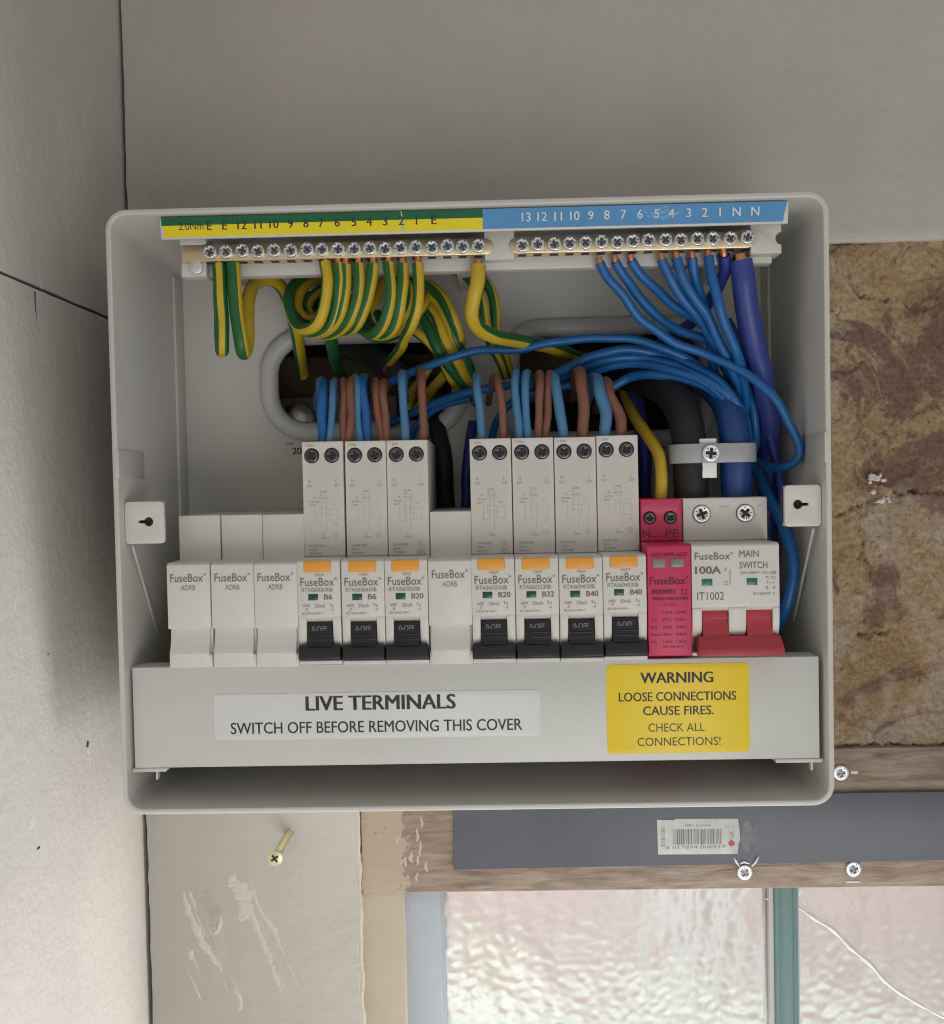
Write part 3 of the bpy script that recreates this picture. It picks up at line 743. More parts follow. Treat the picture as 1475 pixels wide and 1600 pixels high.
# ================================================================== TERMINAL BARS
zb_ = at(540, 389, 12).z                         # height of the screw row
cr = empty('terminal_rail', (0, 30, 112)); tag(cr, 'cream plastic terminal rail with green, yellow and blue numbered strip across the top', 'terminal rail')
ST0, ST1 = 112.2, 119.9                          # numbered strip, leaning slightly back at the top
xsl, xsm, xsr = at(253, 350, 3).x, at(754, 335, 3).x, at(1229, 322, 3).x
def yst(z): return 3.2-(z-ST0)/(ST1-ST0)*1.4
bm = bmesh.new()
prism(bm, [(3.4, ST0-.8), (2.0, ST1), (40, ST1), (40, ST1-2), (5.4, ST1-2), (4.8, ST0-.8)], xsl-.6, xsr+.6, .25); obj('strip_holder', bm, M_CARR, cr)
def lean(bm, x0, x1, z0, z1, d, mi=0, sl=0., sr=0.):
    f = bm.faces.new([bm.verts.new(p) for p in ((x0+sl, yst(z0)-d, z0), (x1-sr, yst(z0)-d, z0), (x1, yst(z1)-d, z1), (x0, yst(z1)-d, z1))]); f.material_index = mi
zm = ST0+4.4
bm = bmesh.new(); lean(bm, xsl, xsm, zm, ST1, .06); obj('green_band', bm, M_STRIPG, cr)
bm = bmesh.new(); lean(bm, xsl+.4, xsm, ST0, zm, .06, 0, .6); obj('yellow_band', bm, M_STRIPY, cr)
bm = bmesh.new(); lean(bm, xsm+.05, xsr, ST0+1.4, ST1, .06, 0, 0, 1.4); lean(bm, xsm+.05, xsr-1, ST0, ST0+1.4, .05, 0, 0, .6); bb = obj('blue_band', bm, M_STRIPB, cr)
# scuff in the blue band
M_SCUFF = mat('pale_blue_scuff', (.20, .42, .66), .45, var=.5, vscale=700)
t = bmesh.new(); q = at(1040, 328, 2)
for k in range(26):
    cx, cz = q.x+rnd.gauss(0, 3.4), ST0+4.6+rnd.gauss(0, 1.5); cz = max(ST0+1, min(ST1-1, cz))
    pts = [(cx+rnd.uniform(.3, 1.6)*math.cos(a), cz+rnd.uniform(.15, .7)*math.sin(a)) for a in np.linspace(0, 5.4, 7)]
    t.faces.new([t.verts.new((a, yst(b)-.09-k*.001, b)) for a, b in pts])
obj('scuff', t, M_SCUFF, bb, 180)
bm = bmesh.new()
ex = [(327, 'E'), (351, 'E'), (378, '12'), (403, '11'), (428, '10'), (454, '9'), (478, '8'), (502, '7'), (527, '6'), (553, '5'), (577, '4'), (602, '3'), (627, '2'), (651, '1'), (678, 'E')]
for px, s in ex:
    text_c(bm, s, at(px, 348, 2.5).x, zm-2.0, zm+1.3, yst(zm-2.0)-.12, bold=.025, yt=yst(zm+1.3)-.12)
xa_, xb2 = at(279, 352, 2.5).x, at(318, 352, 2.5).x; text(bm, '2.0Nm', xa_, xb2, zm-1.8, zm+1.1, yst(zm-1.8)-.12, yt=yst(zm+1.1)-.12)
obj('earth_numbers', bm, M_BTEXT, cr, 180)
bm = bmesh.new()
nx_ = [(822, '13'), (847, '12'), (872, '11'), (898, '10'), (923, '9'), (948, '8'), (974, '7'), (1000, '6'), (1026, '5'), (1049, '4'), (1076, '3'), (1101, '2'), (1125, '1'), (1151, 'N'), (1180, 'N')]
for px, s in nx_:
    text_c(bm, s, at(px, 332, 2.5).x, ST0+2.5, ST0+5.9, yst(ST0+2.5)-.16, bold=.012, yt=yst(ST0+5.9)-.16)
obj('neutral_numbers', bm, M_WTEXT, cr, 180)
bm = bmesh.new(); x = at(630, 330, 2.5).x
f = bm.faces.new([bm.verts.new(p) for p in ((x-.5, yst(ST0)-.12, ST0), (x+.5, yst(ST0)-.12, ST0), (x-.6, yst(ST1)-.12, ST1), (x-1.0, yst(ST1)-.12, ST1))])
obj('strip_scratch', bm, mat('pale_scratch', (.45, .60, .42), .6), cr)
# back body of the rail, end blocks, centre block
xq0, xq1, xq2, xq3 = at(281, 395, 14).x, at(757, 388, 12).x, at(804, 388, 12).x, at(1222, 375, 12).x
bm = bmesh.new(); box(bm, xq0, xq3-2, 19.6, 27, zb_-8.6, zb_+1, .6); box(bm, xq0+1, xq3-3, 33, 37, zb_-6, zb_+6, .3)
for c in (xq0+9, 0, xq3-12): box(bm, c-5, c+5, 26.9, 89.7, zb_-4, zb_+4, .4)
obj('rail_body', bm, M_CARR, cr)
bm = bmesh.new(); box(bm, xq1, xq2, 12.9, 22, zb_-5.8, zb_+6, .4); obj('centre_block', bm, M_CARR, cr)
xe0 = at(1174, 375, 12).x
bm = bmesh.new(); e1 = xq3
arc = [(e1-.2-2.2*math.sin(a), zb_+.2-2.6*math.cos(a)) for a in np.linspace(.0, math.pi, 9)]
prism_y(bm, [(xe0, zb_-6), (e1, zb_-6), (e1, zb_-2.4)]+arc+[(e1, zb_+2.8), (e1, zb_+6), (xe0, zb_+6)], 12.9, 24, .3); obj('end_block', bm, M_CARR, cr)
bm = bmesh.new(); box(bm, xq0+.6, at(320, 380, 11).x, 12.6, 24, zb_+3.3, zb_+6.5, .3); box(bm, xq0+.4, at(322, 410, 14).x, 14, 24, zb_-9.4, zb_-3, .5); obj('end_block', bm, M_CARR, cr)
q = at(307, 418, 14); bm = bmesh.new(); cyl(bm, (q.x, q.z), 3.0, 12.6, 14.6, 24, .6); obj('rail_screw', bm, M_ZINC, cr)
# the two metal bars with their screws
def bar(name, label, xa_, xb_, xs_px, ys_px, round_l, round_r):
    e = empty(name, ((xa_+xb_)/2, 14, zb_)); tag(e, label, 'terminal bar', 'metal terminal bars in the top rail')
    hz = 3.3
    pts = []
    if round_r: pts += [(xb_-hz+hz*math.cos(a), zb_-.3+hz*math.sin(a)) for a in np.linspace(-math.pi/2, math.pi/2, 9)]
    else: pts += [(xb_, zb_-.3-hz), (xb_, zb_-.3+hz)]
    if round_l: pts += [(xa_+hz+hz*math.cos(a), zb_-.3+hz*math.sin(a)) for a in np.linspace(math.pi/2, 3*math.pi/2, 9)]
    else: pts += [(xa_, zb_-.3+hz), (xa_, zb_-.3-hz)]
    bm = bmesh.new(); prism_y(bm, pts, 12.4, 19.5, .35); obj('bar', bm, M_BRASS, e)
    bm = bmesh.new()
    for px in xs_px:
        c = at(px, 400, 15).x; box(bm, c-1.7, c+1.7, 14.2, 17.8, zb_-3.75, zb_-3.55)
    obj('wire_holes', bm, M_DARK, e)['kind'] = 'stuff'
    for i, px in enumerate(xs_px):
        y = ys_px[0]+(ys_px[1]-ys_px[0])*i/(len(xs_px)-1)
        q = at(px, y, 11.4); dep = rnd.uniform(-.5, .5)
        put_screw(SCREW_BAR, 'screw', (q.x, q.z+rnd.uniform(-.25, .25)), 12.5+dep, e)
EX = [328.4, 353, 379, 403, 429, 454.6, 480, 503, 528.5, 553.7, 578, 601.7, 625.6, 649.7, 675, 698.8, 722.5, 747.6]
NX = [816, 840, 866, 890, 915, 939.5, 964.5, 988.5, 1013, 1039.5, 1063.5, 1089, 1114, 1141, 1167.5]
bar('earth_bar', 'long pale brass earth bar with eighteen screws under the green and yellow strip', at(283, 393, 12).x, at(771, 386, 12).x, EX, (393.7, 384.2), False, True)
bar('neutral_bar', 'pale brass neutral bar with fifteen screws under the blue strip', at(795, 385, 12).x, at(1181, 374, 12).x, NX, (382.5, 371), True, True)

# ================================================================== MODULES
P_ = 17.8; XM = -124.7; YN, YS = 2.5, 20.5
NT, NB, RS, BS = -20.1, -63.3, 28.8, -1.4
def nose_profile(top, zcut):
    """side view from the top of the shoulder to the toggle recess"""
    return [(88.5, top), (YS, top), (YS, NT-.1), (YN+1.3, NT), (YN, NT-1.0), (YN-.2, zcut+.9), (YN+.3, zcut), (YN+2.6, zcut-1.9), (YN+7, zcut-1.9), (YN+7, NB), (YN+16, NB), (YN+16, -98), (88.5, -98)]
def shoulder_face(bm, x0, x1, top, holes, mi):
    plate(bm, rrect(x0, x1, NT+.2, top-.1, .5, 2), holes, YS-.9, YS+.05, .25, mi)
def toggle_housing(bm, x0, x1, top, necks, zc=-44.2):
    prism(bm, nose_profile(top, zc), x0, x1, .35)
    prism(bm, [(YN+.6, NB), (YN+.3, NB+1.6), (YN+8, NB+2.0), (YN+16, NB)], x0, x1, .2)
    # cheeks either side of the toggles
    edges = [x0]+[e for nk in necks for e in nk]+[x1]
    for a, b in zip(edges[::2], edges[1::2]):
        prof = [(YN-.2, zc+.9)]+[(YN-.2+.1*i, zc-1.6*i) for i in range(1, 5)]+[(YN+.6, zc-9), (YN+1.6, zc-11.5), (YN+3.6, zc-13.0), (YN+7.5, zc-13.4), (YN+7.5, zc+.01)]
        prism(bm, prof, a+.05, b-.05, .3)
def rcbo(i, rating, code, label, strong, sx):
    x = XM+P_*i
    e = empty('circuit_breaker', (x+P_/2, 60, -98)); tag(e, label, 'circuit breaker', 'circuit breakers with black toggles in the fuse box')
    x0, x1 = x+.12, x+P_-.12
    bm = bmesh.new(); toggle_housing(bm, x0, x1, RS, [(x+3.5, x+14.2)])
    obj('housing', bm, M_MOD, e)
    hz = RS-6.0
    bm = bmesh.new(); shoulder_face(bm, x0+.1, x1-.1, RS, [circle(x+4.3, hz, 3.2), circle(x+12.8, hz, 3.2)], 0)
    rect(bm, x+1.3, x+15.8, RS-12.55, RS-12.4, YS-.93, 0)
    fc = obj('terminal_face', bm, M_MODTOP, e)
    for cx in (x+4.3, x+12.8):
        bm = bmesh.new(); cyl(bm, (cx, hz), 3.15, YS-.3, YS-.08, 24); obj('terminal_recess', bm, M_DARK, fc)
        put_screw(SCREW_RCBO, 'terminal_screw', (cx, hz), YS-.3, fc)
    # toggle, pushed down
    bm = bmesh.new()
    prism(bm, [(YN+1.0, -46.2), (YN-.2, -49.5), (YN-.9, -54.2), (YN-2.4, -55.4), (YN+7, -56), (YN+7, -45.6)], x+3.7, x+14.0, .25)
    prism(bm, [(YN-.9, -54.9), (YN-2.0, -56.4), (YN-2.7, -60.6), (YN-1.8, -61.4), (YN+4, -61.4), (YN+6, -57.2)], x+.35, x+17.35, .35)
    for k in range(2): box(bm, x+3.8, x+13.9, YN-1.0, YN+1, -51.2-k*1.9, -50.8-k*1.9, .1)
    tg = obj('toggle', bm, M_BLACK, e)
    bm = bmesh.new(); text(bm, '0-OFF', x+5.6, x+11.7, -49.6, -47.5, YN-.2, yt=YN+.35, bold=.0); obj('toggle_print', bm, M_WHITEPRINT, tg, 180)
    bm = bmesh.new(); box(bm, x+2.9+sx, x+14.0+sx, YN-1.0, YN+3, -25.3, -20.7, .4); obj('test_button', bm, M_ORANGE, e)
    bm = bmesh.new(); box(bm, x+4.5, x+8.5, YN-.35, YN+1, -36.8, -34.2, .12); obj('indicator', bm, M_GREENWIN, e)
    yp = YN-.28
    bm = bmesh.new()
    text(bm, 'FuseBox', x+1.4, x+15.2, -31.0, -27.7, yp, 0); text(bm, '*', x+15.4, x+16.4, -28.7, -27.5, yp, 0)
    text(bm, code, x+1.9, x+14.5, -33.4, -31.7, yp, 1); text(bm, 'TEST', x+7.3, x+11.2, -27.0, -26.0, yp, 1)
    text(bm, rating, x+11.0, x+(14.3 if len(rating) == 2 else 15.8), -36.6, -34.4, yp, 0, bold=.03)
    text(bm, '6000', x+2.2, x+5.0, -39.5, -38.4, yp, 1); text(bm, '3', x+3.2, x+4.1, -41.0, -39.9, yp, 1); text(bm, '30mA', x+7.0, x+11.3, -39.9, -38.3, yp, 1)
    text(bm, 'Ta', x+12.9, x+14.8, -39.6, -38.3, yp, 1); text(bm, '~A', x+13.4, x+14.9, -41.3, -40.1, yp, 1)
    text(bm, 'IEC/EN61009-1', x+1.9, x+10.2, -42.6, -41.7, yp, 1)
    obj('front_print', bm, [M_PRINT, M_FAINT], e, 180)
    # faint print and wiring diagram on the terminal face
    ma, mb = (M_FAINT, M_FAINT2)
    ys = YS-.94; bm = bmesh.new(); T = RS; sf = 0 if strong else 1
    def ln_(xa, xb, za, zb2, k): rect(bm, x+min(xa, xb), x+max(xa, xb), T-max(za, zb2), T-min(za, zb2), ys, k)
    text(bm, '1.2Nm', x+1.7, x+5.2, T-2.2, T-1.0, ys, 0)
    text(bm, 'N', x+2.7, x+3.6, T-17.6, T-16.1, ys, 0); text(bm, 'OUT', x+2.0, x+4.4, T-19.4, T-18.3, ys, 0)
    text(bm, 'L', x+14.2, x+15.0, T-17.6, T-16.1, ys, 0); text(bm, 'OUT', x+13.6, x+15.9, T-19.4, T-18.3, ys, 0)
    text(bm, 'LOAD', x+7.5, x+10.3, T-21.8, T-20.9, ys, 0); text(bm, 'N    L', x+7.5, x+10.3, T-23.2, T-22.2, ys, sf); text(bm, 'OUT OUT', x+7.0, x+11.0, T-24.6, T-23.7, ys, 0)
    text(bm, 'N', x+4.6, x+5.4, T-24.4, T-23.4, ys, 0); text(bm, 'Function', x+3.0, x+6.7, T-26.0, T-25.0, ys, 0); text(bm, 'Earth', x+3.1, x+5.4, T-27.4, T-26.5, ys, 0)
    text(bm, 'I n', x+12.2, x+13.6, T-27.2, T-26.2, ys, sf)
    for a in ((7.9, 8.0, 25.2, 34), (9.9, 10.02, 25.2, 38.5), (7.9, 11.6, 25.3, 25.4), (7.2, 11.8, 28.4, 28.5), (11.0, 14.6, 28.9, 29.0), (14.6, 14.72, 28.9, 33.4), (11.0, 11.1, 28.9, 33.4),
              (11, 14.7, 33.4, 33.5), (5.3, 5.42, 28, 34.3), (5.3, 7.9, 34.2, 34.3), (7.2, 7.3, 28.4, 30.6), (7.2, 9.9, 30.5, 30.6), (10.0, 12.4, 31.0, 31.1)):
        ln_(*a, sf)
    text(bm, 'L', x+8.4, x+9.1, T-40.2, T-39.2, ys, 0); text(bm, 'SUPPLY', x+7.6, x+10.9, T-41.3, T-40.5, ys, 0)
    text(bm, 'Ue=240V~50Hz', x+2.4, x+8.7, T-44.7, T-43.6, ys, 0); text(bm, '6000A~', x+2.5, x+6.0, T-46.4, T-45.4, ys, sf if not strong else 0); text(bm, 'IP20 EN61009', x+2.5, x+7.4, T-48.0, T-47.0, ys, 0)
    def ring(cx, cz, r, k):
        n = 20
        for i_ in range(n):
            a, b = 2*math.pi*i_/n, 2*math.pi*(i_+1)/n
            f = bm.faces.new([bm.verts.new((x+cx+rr*math.cos(q), ys, T-cz+rr*math.sin(q))) for rr, q in ((r-.16, a), (r, a), (r, b), (r-.16, b))]); f.material_index = k
    if strong:
        ring(14.0, 44.0, 1.5, 1); text(bm, 'A', x+13.4, x+14.6, T-44.7, T-43.3, ys, 0)
        ring(14.0, 48.3, 1.75, 0); ring(14.0, 48.3, 1.65, 0); text(bm, 'S', x+13.4, x+14.6, T-49.3, T-47.4, ys, 0)
    else:
        ring(13.8, 40.0, 1.2, 1); text(bm, 'A', x+13.3, x+14.3, T-40.6, T-39.4, ys, 1); text(bm, 'o', x+13.5, x+14.5, T-35.6, T-34.6, ys, 1)
    obj('wiring_print', bm, [ma, mb], fc, 180)
    return e
rcbo(3, 'B6', 'RTA0600630B', 'white circuit breaker marked B6 right beside the row of three blank modules', False, 0)
rcbo(4, 'B6', 'RTA0600630B', 'white circuit breaker marked B6 between the other B6 breaker and a B20 breaker', False, 0.4)
rcbo(5, 'B20', 'RTA0602030B', 'white circuit breaker marked B20 between a B6 breaker and the single blank', True, 0.2)
rcbo(7, 'B20', 'RTA0602030B', 'white circuit breaker marked B20 between the single blank and the B32 breaker', True, -.1)
rcbo(8, 'B32', 'RTA0603230B', 'white circuit breaker marked B32 with black toggle down', False, .1)
rcbo(9, 'B40', 'RTA0604030B', 'white circuit breaker marked B40 beside the B32 breaker', False, .2)
rcbo(10, 'B40', 'RTA0604030B', 'white circuit breaker marked B40 touching the magenta surge protector', False, .2)

def blank(i, label):
    x = XM+P_*i
    e = empty('blank_module', (x+P_/2, 60, -98)); tag(e, label, 'blank module', 'plain blank modules in the fuse box')
    prof = [(88.5, BS), (YS, BS), (YS, NT-.1), (YN+1.3, NT), (YN, NT-1.0), (YN-.2, -47.0), (YN+1.9, -47.3), (YN+1.4, -50), (YN+.2, -54.5), (YN-1.2, -57.0), (YN-1.3, -57.6), (YN+.2, -57.9), (YN+.4, NB), (YN+16, NB), (YN+16, -98), (88.5, -98)]
    bm = bmesh.new(); prism(bm, prof, x+.7, x+P_-1.0, .3)
    prism(bm, [(88, BS-.02), (YS+.02, BS-.02), (YS+.02, NT), (YN+1.4, NT-.05), (YN+.05, NT-1.0), (YN-.12, -47.2), (YN+3.2, -47.6), (YN+3.2, -57.6), (YN+.5, -58), (YN+.5, NB+.05), (YN+15, NB+.05), (YN+15, -97), (88, -97)], x+.1, x+P_-.1, .3)
    obj('housing', bm, M_MOD, e)
    bm = bmesh.new(); text(bm, 'FuseBox', x+1.6, x+15.0, -28.0, -24.7, YN-.22, 0); text(bm, '*', x+15.2, x+16.3, -25.6, -24.4, YN-.22, 0); text(bm, 'ADRB', x+5.9, x+11.8, -31.4, -29.3, YN-.22, 1)
    obj('front_print', bm, [M_PRINT, M_FAINT], e, 180)
blank(0, 'plain white blank module at the outer end of the row of three')
blank(1, 'plain white blank module in the middle of the row of three')
blank(2, 'plain white blank module of the row of three touching the B6 breaker')
blank(6, 'single plain white blank module between the two B20 breakers')

# surge protector
x = XM+P_*11
e = empty('surge_protector', (x+P_/2, 60, -98)); tag(e, 'magenta surge protector module beside the main switch', 'surge protector')
TS = BS+3.2
bm = bmesh.new(); prism(bm, [(88.5, TS), (YS, TS), (YS, NT+3.8), (YN+1.3, NT+3.9), (YN, NT+2.9), (YN-.2, NB+2.0), (YN+.6, NB+1.4), (YN+16, NB+1.4), (YN+16, -98), (88.5, -98)], x+.15, x+P_-.15, .35); obj('housing', bm, M_PINK, e)
hz = TS-7.9
bm = bmesh.new(); plate(bm, rrect(x+.3, x+P_-.3, NT+4.2, TS-.1, .5, 2), [circle(x+4.0, hz, 2.7), circle(x+12.6, hz, 2.7)], YS-.8, YS+.05, .25); fc = obj('terminal_face', bm, M_PINK, e)
for cx in (x+4.0, x+12.6):
    bm = bmesh.new(); cyl(bm, (cx, hz), 2.65, YS-.25, YS-.07, 24); obj('terminal_recess', bm, M_DARK, fc)
    put_screw(SCREW_SPD, 'terminal_screw', (cx, hz), YS-.25, fc)
bm = bmesh.new(); text(bm, 'N', x+1.0, x+4.0, NT+5.6, NT+8.9, YS-.85); text(bm, 'PE', x+10.5, x+15.9, NT+5.7, NT+9.0, YS-.85); rect(bm, x+4.8, x+9.8, NT+6.0, NT+6.25, YS-.85); obj('terminal_print', bm, M_PINKPRINT, fc, 180)
for cx in (x+2.2, x+9.5):
    bm = bmesh.new(); box(bm, cx, cx+5.3, YN-.5, YN+1, -25.7, -22.2, .3); obj('indicator', bm, M_GREYWIN, e)
bm = bmesh.new(); yp = YN-.26
def tp(s, a, b, z1, z0, bold=.0): text(bm, s, x+a, x+b, z0, z1, yp, 0, bold)
tp('RED REPLACE', 1.6, 16.2, -19.7, -21.2, .06); tp('FuseBox', 1.0, 15.4, -29.6, -32.6, .04); tp('*', 15.6, 16.6, -29.4, -30.6)
tp('SPDHWT3', 1.6, 11.0, -34.6, -36.4, .07); tp('T2', 13.2, 16.2, -34.6, -36.4); rect(bm, x+13.0, x+16.4, -36.8, -36.65, yp)
tp('EN61643-11:2012+A11:2018', 2.0, 16.2, -37.7, -38.9, .06); tp('UC 255V', 6.4, 11.6, -40.3, -41.3)
for k, row in enumerate((('', 'L/N', 'N/PE'), ('Uc', '275V~', '255V~'), ('In', '20kA', '20kA'), ('Imax', '40kA', '40kA'), ('Up', '1.5kV', '1.5kV'))):
    z = -43.4-k*2.95
    for s, a, b in zip(row, (1.2, 5.9, 11.2), (3.6, 9.8, 15.6)):
        if s: tp(s, a, b if s != 'Imax' else 5.2, z, z-1.2)
tp('IP20 50/60Hz', 6.0, 14.0, -57.4, -58.3)
obj('front_print', bm, M_PINKPRINT, e, 180)

# main switch
x = XM+P_*12; x0, x1 = x+.15, x+2*P_-.15
e = empty('main_switch', (x+P_, 60, -98)); tag(e, 'double width white main switch with red toggle beside the surge protector', 'main switch')
bm = bmesh.new(); zc = -42.6
prof = nose_profile(TS, zc); prof[2] = (YS, NT+3.7); prof[3] = (YN+1.3, NT+3.8); prof[4] = (YN, NT+2.8)
prism(bm, prof, x0, x1, .4)
prism(bm, [(YN+.6, NB+1.4), (YN+.3, NB+2.6), (YN+8, NB+3.0), (YN+16, NB+1.4)], x0, x1, .2)
nk = [(x+4.2, x+15.0), (x+22.0, x+32.6)]
ed = [x0]+[q for k in nk for q in k]+[x1]
for a, b in zip(ed[::2], ed[1::2]):
    pr = [(YN-.2, zc+.01)]+[(YN-.2+.1*i, zc-1.5*i) for i in range(1, 5)]+[(YN+.8, zc-9), (YN+2.2, zc-11.5), (YN+4.5, zc-12.6), (YN+7.5, zc-12.8), (YN+7.5, zc+.01)]
    prism(bm, pr, a+.05, b-.05, .35)
obj('housing', bm, M_MOD, e)
bm = bmesh.new(); hz = TS-6.7; hx = (x+8.0, x+26.2)
plate(bm, rrect(x0+.1, x1-.1, NT+4.0, TS-.1, .6, 3), [circle(h, hz, 3.85) for h in hx], YS-.9, YS+.05, .3); fc = obj('terminal_face', bm, M_MODTOP, e)
for h in hx:
    bm = bmesh.new(); cyl(bm, (h, hz), 3.8, YS-.2, YS-.07, 24); obj('terminal_recess', bm, M_DARK, fc)
    put_screw(SCREW_MAIN, 'terminal_screw', (h, hz), YS-.25, fc)
bm = bmesh.new(); text(bm, 'L', x+2.2, x+3.2, TS-4.3, TS-3.0, YS-.95); text(bm, 'N', x+31.6, x+32.8, TS-4.3, TS-3.0, YS-.95); text(bm, '2.8Nm', x+15.4, x+19.6, TS-4.2, TS-3.1, YS-.95); obj('terminal_print', bm, M_FAINT2, fc, 180)
bm = bmesh.new()
for a, b in nk: prism(bm, [(YN+1.6, -43.6), (YN+1.0, -47.2), (YN+1.6, -47.5), (YN+.8, -51), (YN-1.4, -54.8), (YN+7, -56), (YN+7, -43)], a+.25, b-.25, .25)
prism(bm, [(YN-1.0, -53.8), (YN-4.6, -58.8), (YN-4.9, -61.3), (YN+3, -61.6), (YN+6.5, -55)], x+1.8, x+36.0, .0)
t = bmesh.new(); merge(t, bm); bm = t
for v in bm.verts:
    if v.co.z > -54.2 and v.co.z < -53.5: v.co.x = x+18.2+(v.co.x-x-18.2)*.955
bevel_sharp(bm, .3, 2)
obj('toggle', bm, M_RED, e)
for a in (x+4.1, x+22.2):
    bm = bmesh.new(); box(bm, a, a+4.3, YN-.35, YN+1, -33.4, -30.6, .15); obj('indicator', bm, M_TEALWIN, e)
bm = bmesh.new()
def tp(s, a, b, z1, z0, k=0, bold=.0): text(bm, s, x+a, x+b, z0, z1, yp, k, bold)
tp('FuseBox', 1.4, 15.6, -20.0, -22.9); tp('*', 15.8, 16.9, -19.8, -21.0); tp('100A', 1.6, 11.8, -25.6, -28.6, 0, .05); tp('IT1002', 2.2, 13.0, -36.0, -39.2)
tp('MAIN', 19.4, 27.2, -19.4, -22.1); tp('SWITCH', 19.4, 30.6, -24.0, -26.7); tp('230V/400V~ AC-22B', 19.5, 34.2, -27.9, -29.0, 1)
rect(bm, x+15.4, x+15.65, -33.2, -26.9, yp); tp('I', 13.6, 13.9, -26.2, -27.6, 1); tp('O', 13.2, 14.7, -31.6, -33.3, 1)
tp('T1 T3', 29.8, 33.8, -30.0, -31.3, 1); tp('/--/', 30.2, 33.4, -31.8, -33.0, 1); tp('2  4', 29.8, 33.6, -34.0, -35.2, 1); tp('IEC60947-3', 24.8, 33.4, -36.4, -37.5, 1)
obj('front_print', bm, [M_PRINT, M_FAINT], e, 180)

# ================================================================== TERMINAL COVER
YC = 4.6
cz1, cz0 = -63.25, -105.0
cv = empty('terminal_cover', (0, 20, cz0)); tag(cv, 'long plain grey cover plate over the live terminals below the breakers', 'cover plate')
bm = bmesh.new(); prism(bm, [(YC, cz0), (YC, cz1), (YC+12, cz1), (YC+12, cz1-2), (YC+2, cz1-2), (YC+2, cz0+2), (YC+7, cz0+2), (YC+7, cz0)], -141.0, 140.4, .3); obj('plate', bm, M_COVER, cv)
for a, b in ((-142.0, -127.0), (122.5, 141.6)):
    bm = bmesh.new(); prism_y(bm, [(a, cz0-1.7), (b-1.2 if a < 0 else b, cz0-1.7), (b, cz0-.15), (a if a < 0 else a-1.2+1.2, cz0-.15)], YC-.2, YC+60, .25)
    xx = -132 if a < 0 else 137.2
    box(bm, xx-.4, xx+.4, YC, YC+3, cz0-5, cz0-1.5, .2); obj('support_tab', bm, M_BOX, cv)
def label_plate(a, b, c, d, y, name, m, parent, r=2.0, th=.22):
    p, q = at(a, d, y), at(b, c, y)
    bm = bmesh.new(); plate(bm, rrect(p.x, q.x, p.z, q.z, r, 5), [], y-th, y, .04)
    return obj(name, bm, m, parent), p, q
def words(bm, s, a, b, c, d, y, mi=0, bold=0.0):
    p, q = at((a+b)/2, (c+d)/2, y), None
    sx = (at(b, (c+d)/2, y)-at(a, (c+d)/2, y)).x/2; sz = (at((a+b)/2, c, y)-at((a+b)/2, d, y)).z/2
    text(bm, s, p.x-sx, p.x+sx, p.z-sz, p.z+sz, y, mi, bold)
lb, _, _ = label_plate(336, 844, 1077, 1157, YC, 'live_terminals_label', M_SLABEL, cv, 2.2)
bm = bmesh.new(); words(bm, 'LIVE TERMINALS', 478, 711, 1086, 1109, YC-.3, 0, .045); words(bm, 'SWITCH OFF BEFORE REMOVING THIS COVER', 360, 815, 1126, 1144, YC-.3, 0, .015)
obj('lettering', bm, M_BTEXT, lb, 180)
lb, _, _ = label_plate(949, 1170, 1035, 1178, YC, 'warning_label', M_YLABEL, cv, 2.4)
bm = bmesh.new(); words(bm, 'WARNING', 1001, 1114, 1050, 1067, YC-.3, 0, .04); words(bm, 'LOOSE CONNECTIONS', 967, 1150, 1081, 1095, YC-.3, 0, .02); words(bm, 'CAUSE FIRES.', 1005, 1115, 1103, 1117, YC-.3, 0, .02)
words(bm, 'CHECK ALL', 1013, 1101, 1130, 1143, YC-.3, 1); words(bm, 'CONNECTIONS!', 996, 1126, 1152, 1165, YC-.3, 1)
obj('lettering', bm, [M_BTEXT, M_OTEXT], lb, 180)

# ================================================================== WIRES
def wire(label, path, r, m, group, bare=None, stripe=None, twist=0.0, name='wire', cat='wire', tip=None, n=14):
    P = spline([at(*p) for p in path], 1.5)
    sd = rnd.uniform(0, 50); m_ = len(P)
    for i_ in range(m_):
        k_ = min(1, i_/6, (m_-1-i_)/6)*min(1.0, 3.0/r)
        P[i_] = P[i_]+Vector((noise.noise(Vector((i_*.09, sd, 0))), noise.noise(Vector((i_*.09, sd, 7))), noise.noise(Vector((i_*.09, sd, 14)))))*(1.0*k_)
    bm = bmesh.new()
    ms = m if isinstance(m, list) else [m]
    tube(bm, P, r, n, stripe=stripe, twist=twist, rfun=lambda t: 1+.05*noise.noise(Vector((t*9, sd, 3)))+.025*noise.noise(Vector((t*40, sd, 5))))
    c = P[0]
    if bare is None and tip is None:
        o = obj(name, bm, ms, None, 50)
        return tag(o, label, cat, group)
    e = empty(name, tuple(c)); tag(e, label, cat, group)
    obj('insulation', bm, ms, e, 50)
    for tp_, end, nx2 in ((bare, P[0], P[1]), (tip, P[-1], P[-2])):
        if tp_ is None: continue
        bm = bmesh.new(); q = at(*tp_); tube(bm, [end+(nx2-end)*1.2, end+(q-end)*.5, q], r*.62, 10); obj('copper_end', bm, M_COPPER, e, 60)
    return e
GY = [W_YEL, W_GRN]; GB = 'green and yellow earth wires below the earth bar'
def earth(label, path, r=2.55, st=(.3, .45), tw=.0, bare=True, tip=None, ms=None, **k):
    b = (path[0][0], path[0][1]-9, path[0][2]) if bare else None
    return wire(label, path, r, ms or GY, GB, b, st, tw, name='earth_wire', tip=tip, **k)
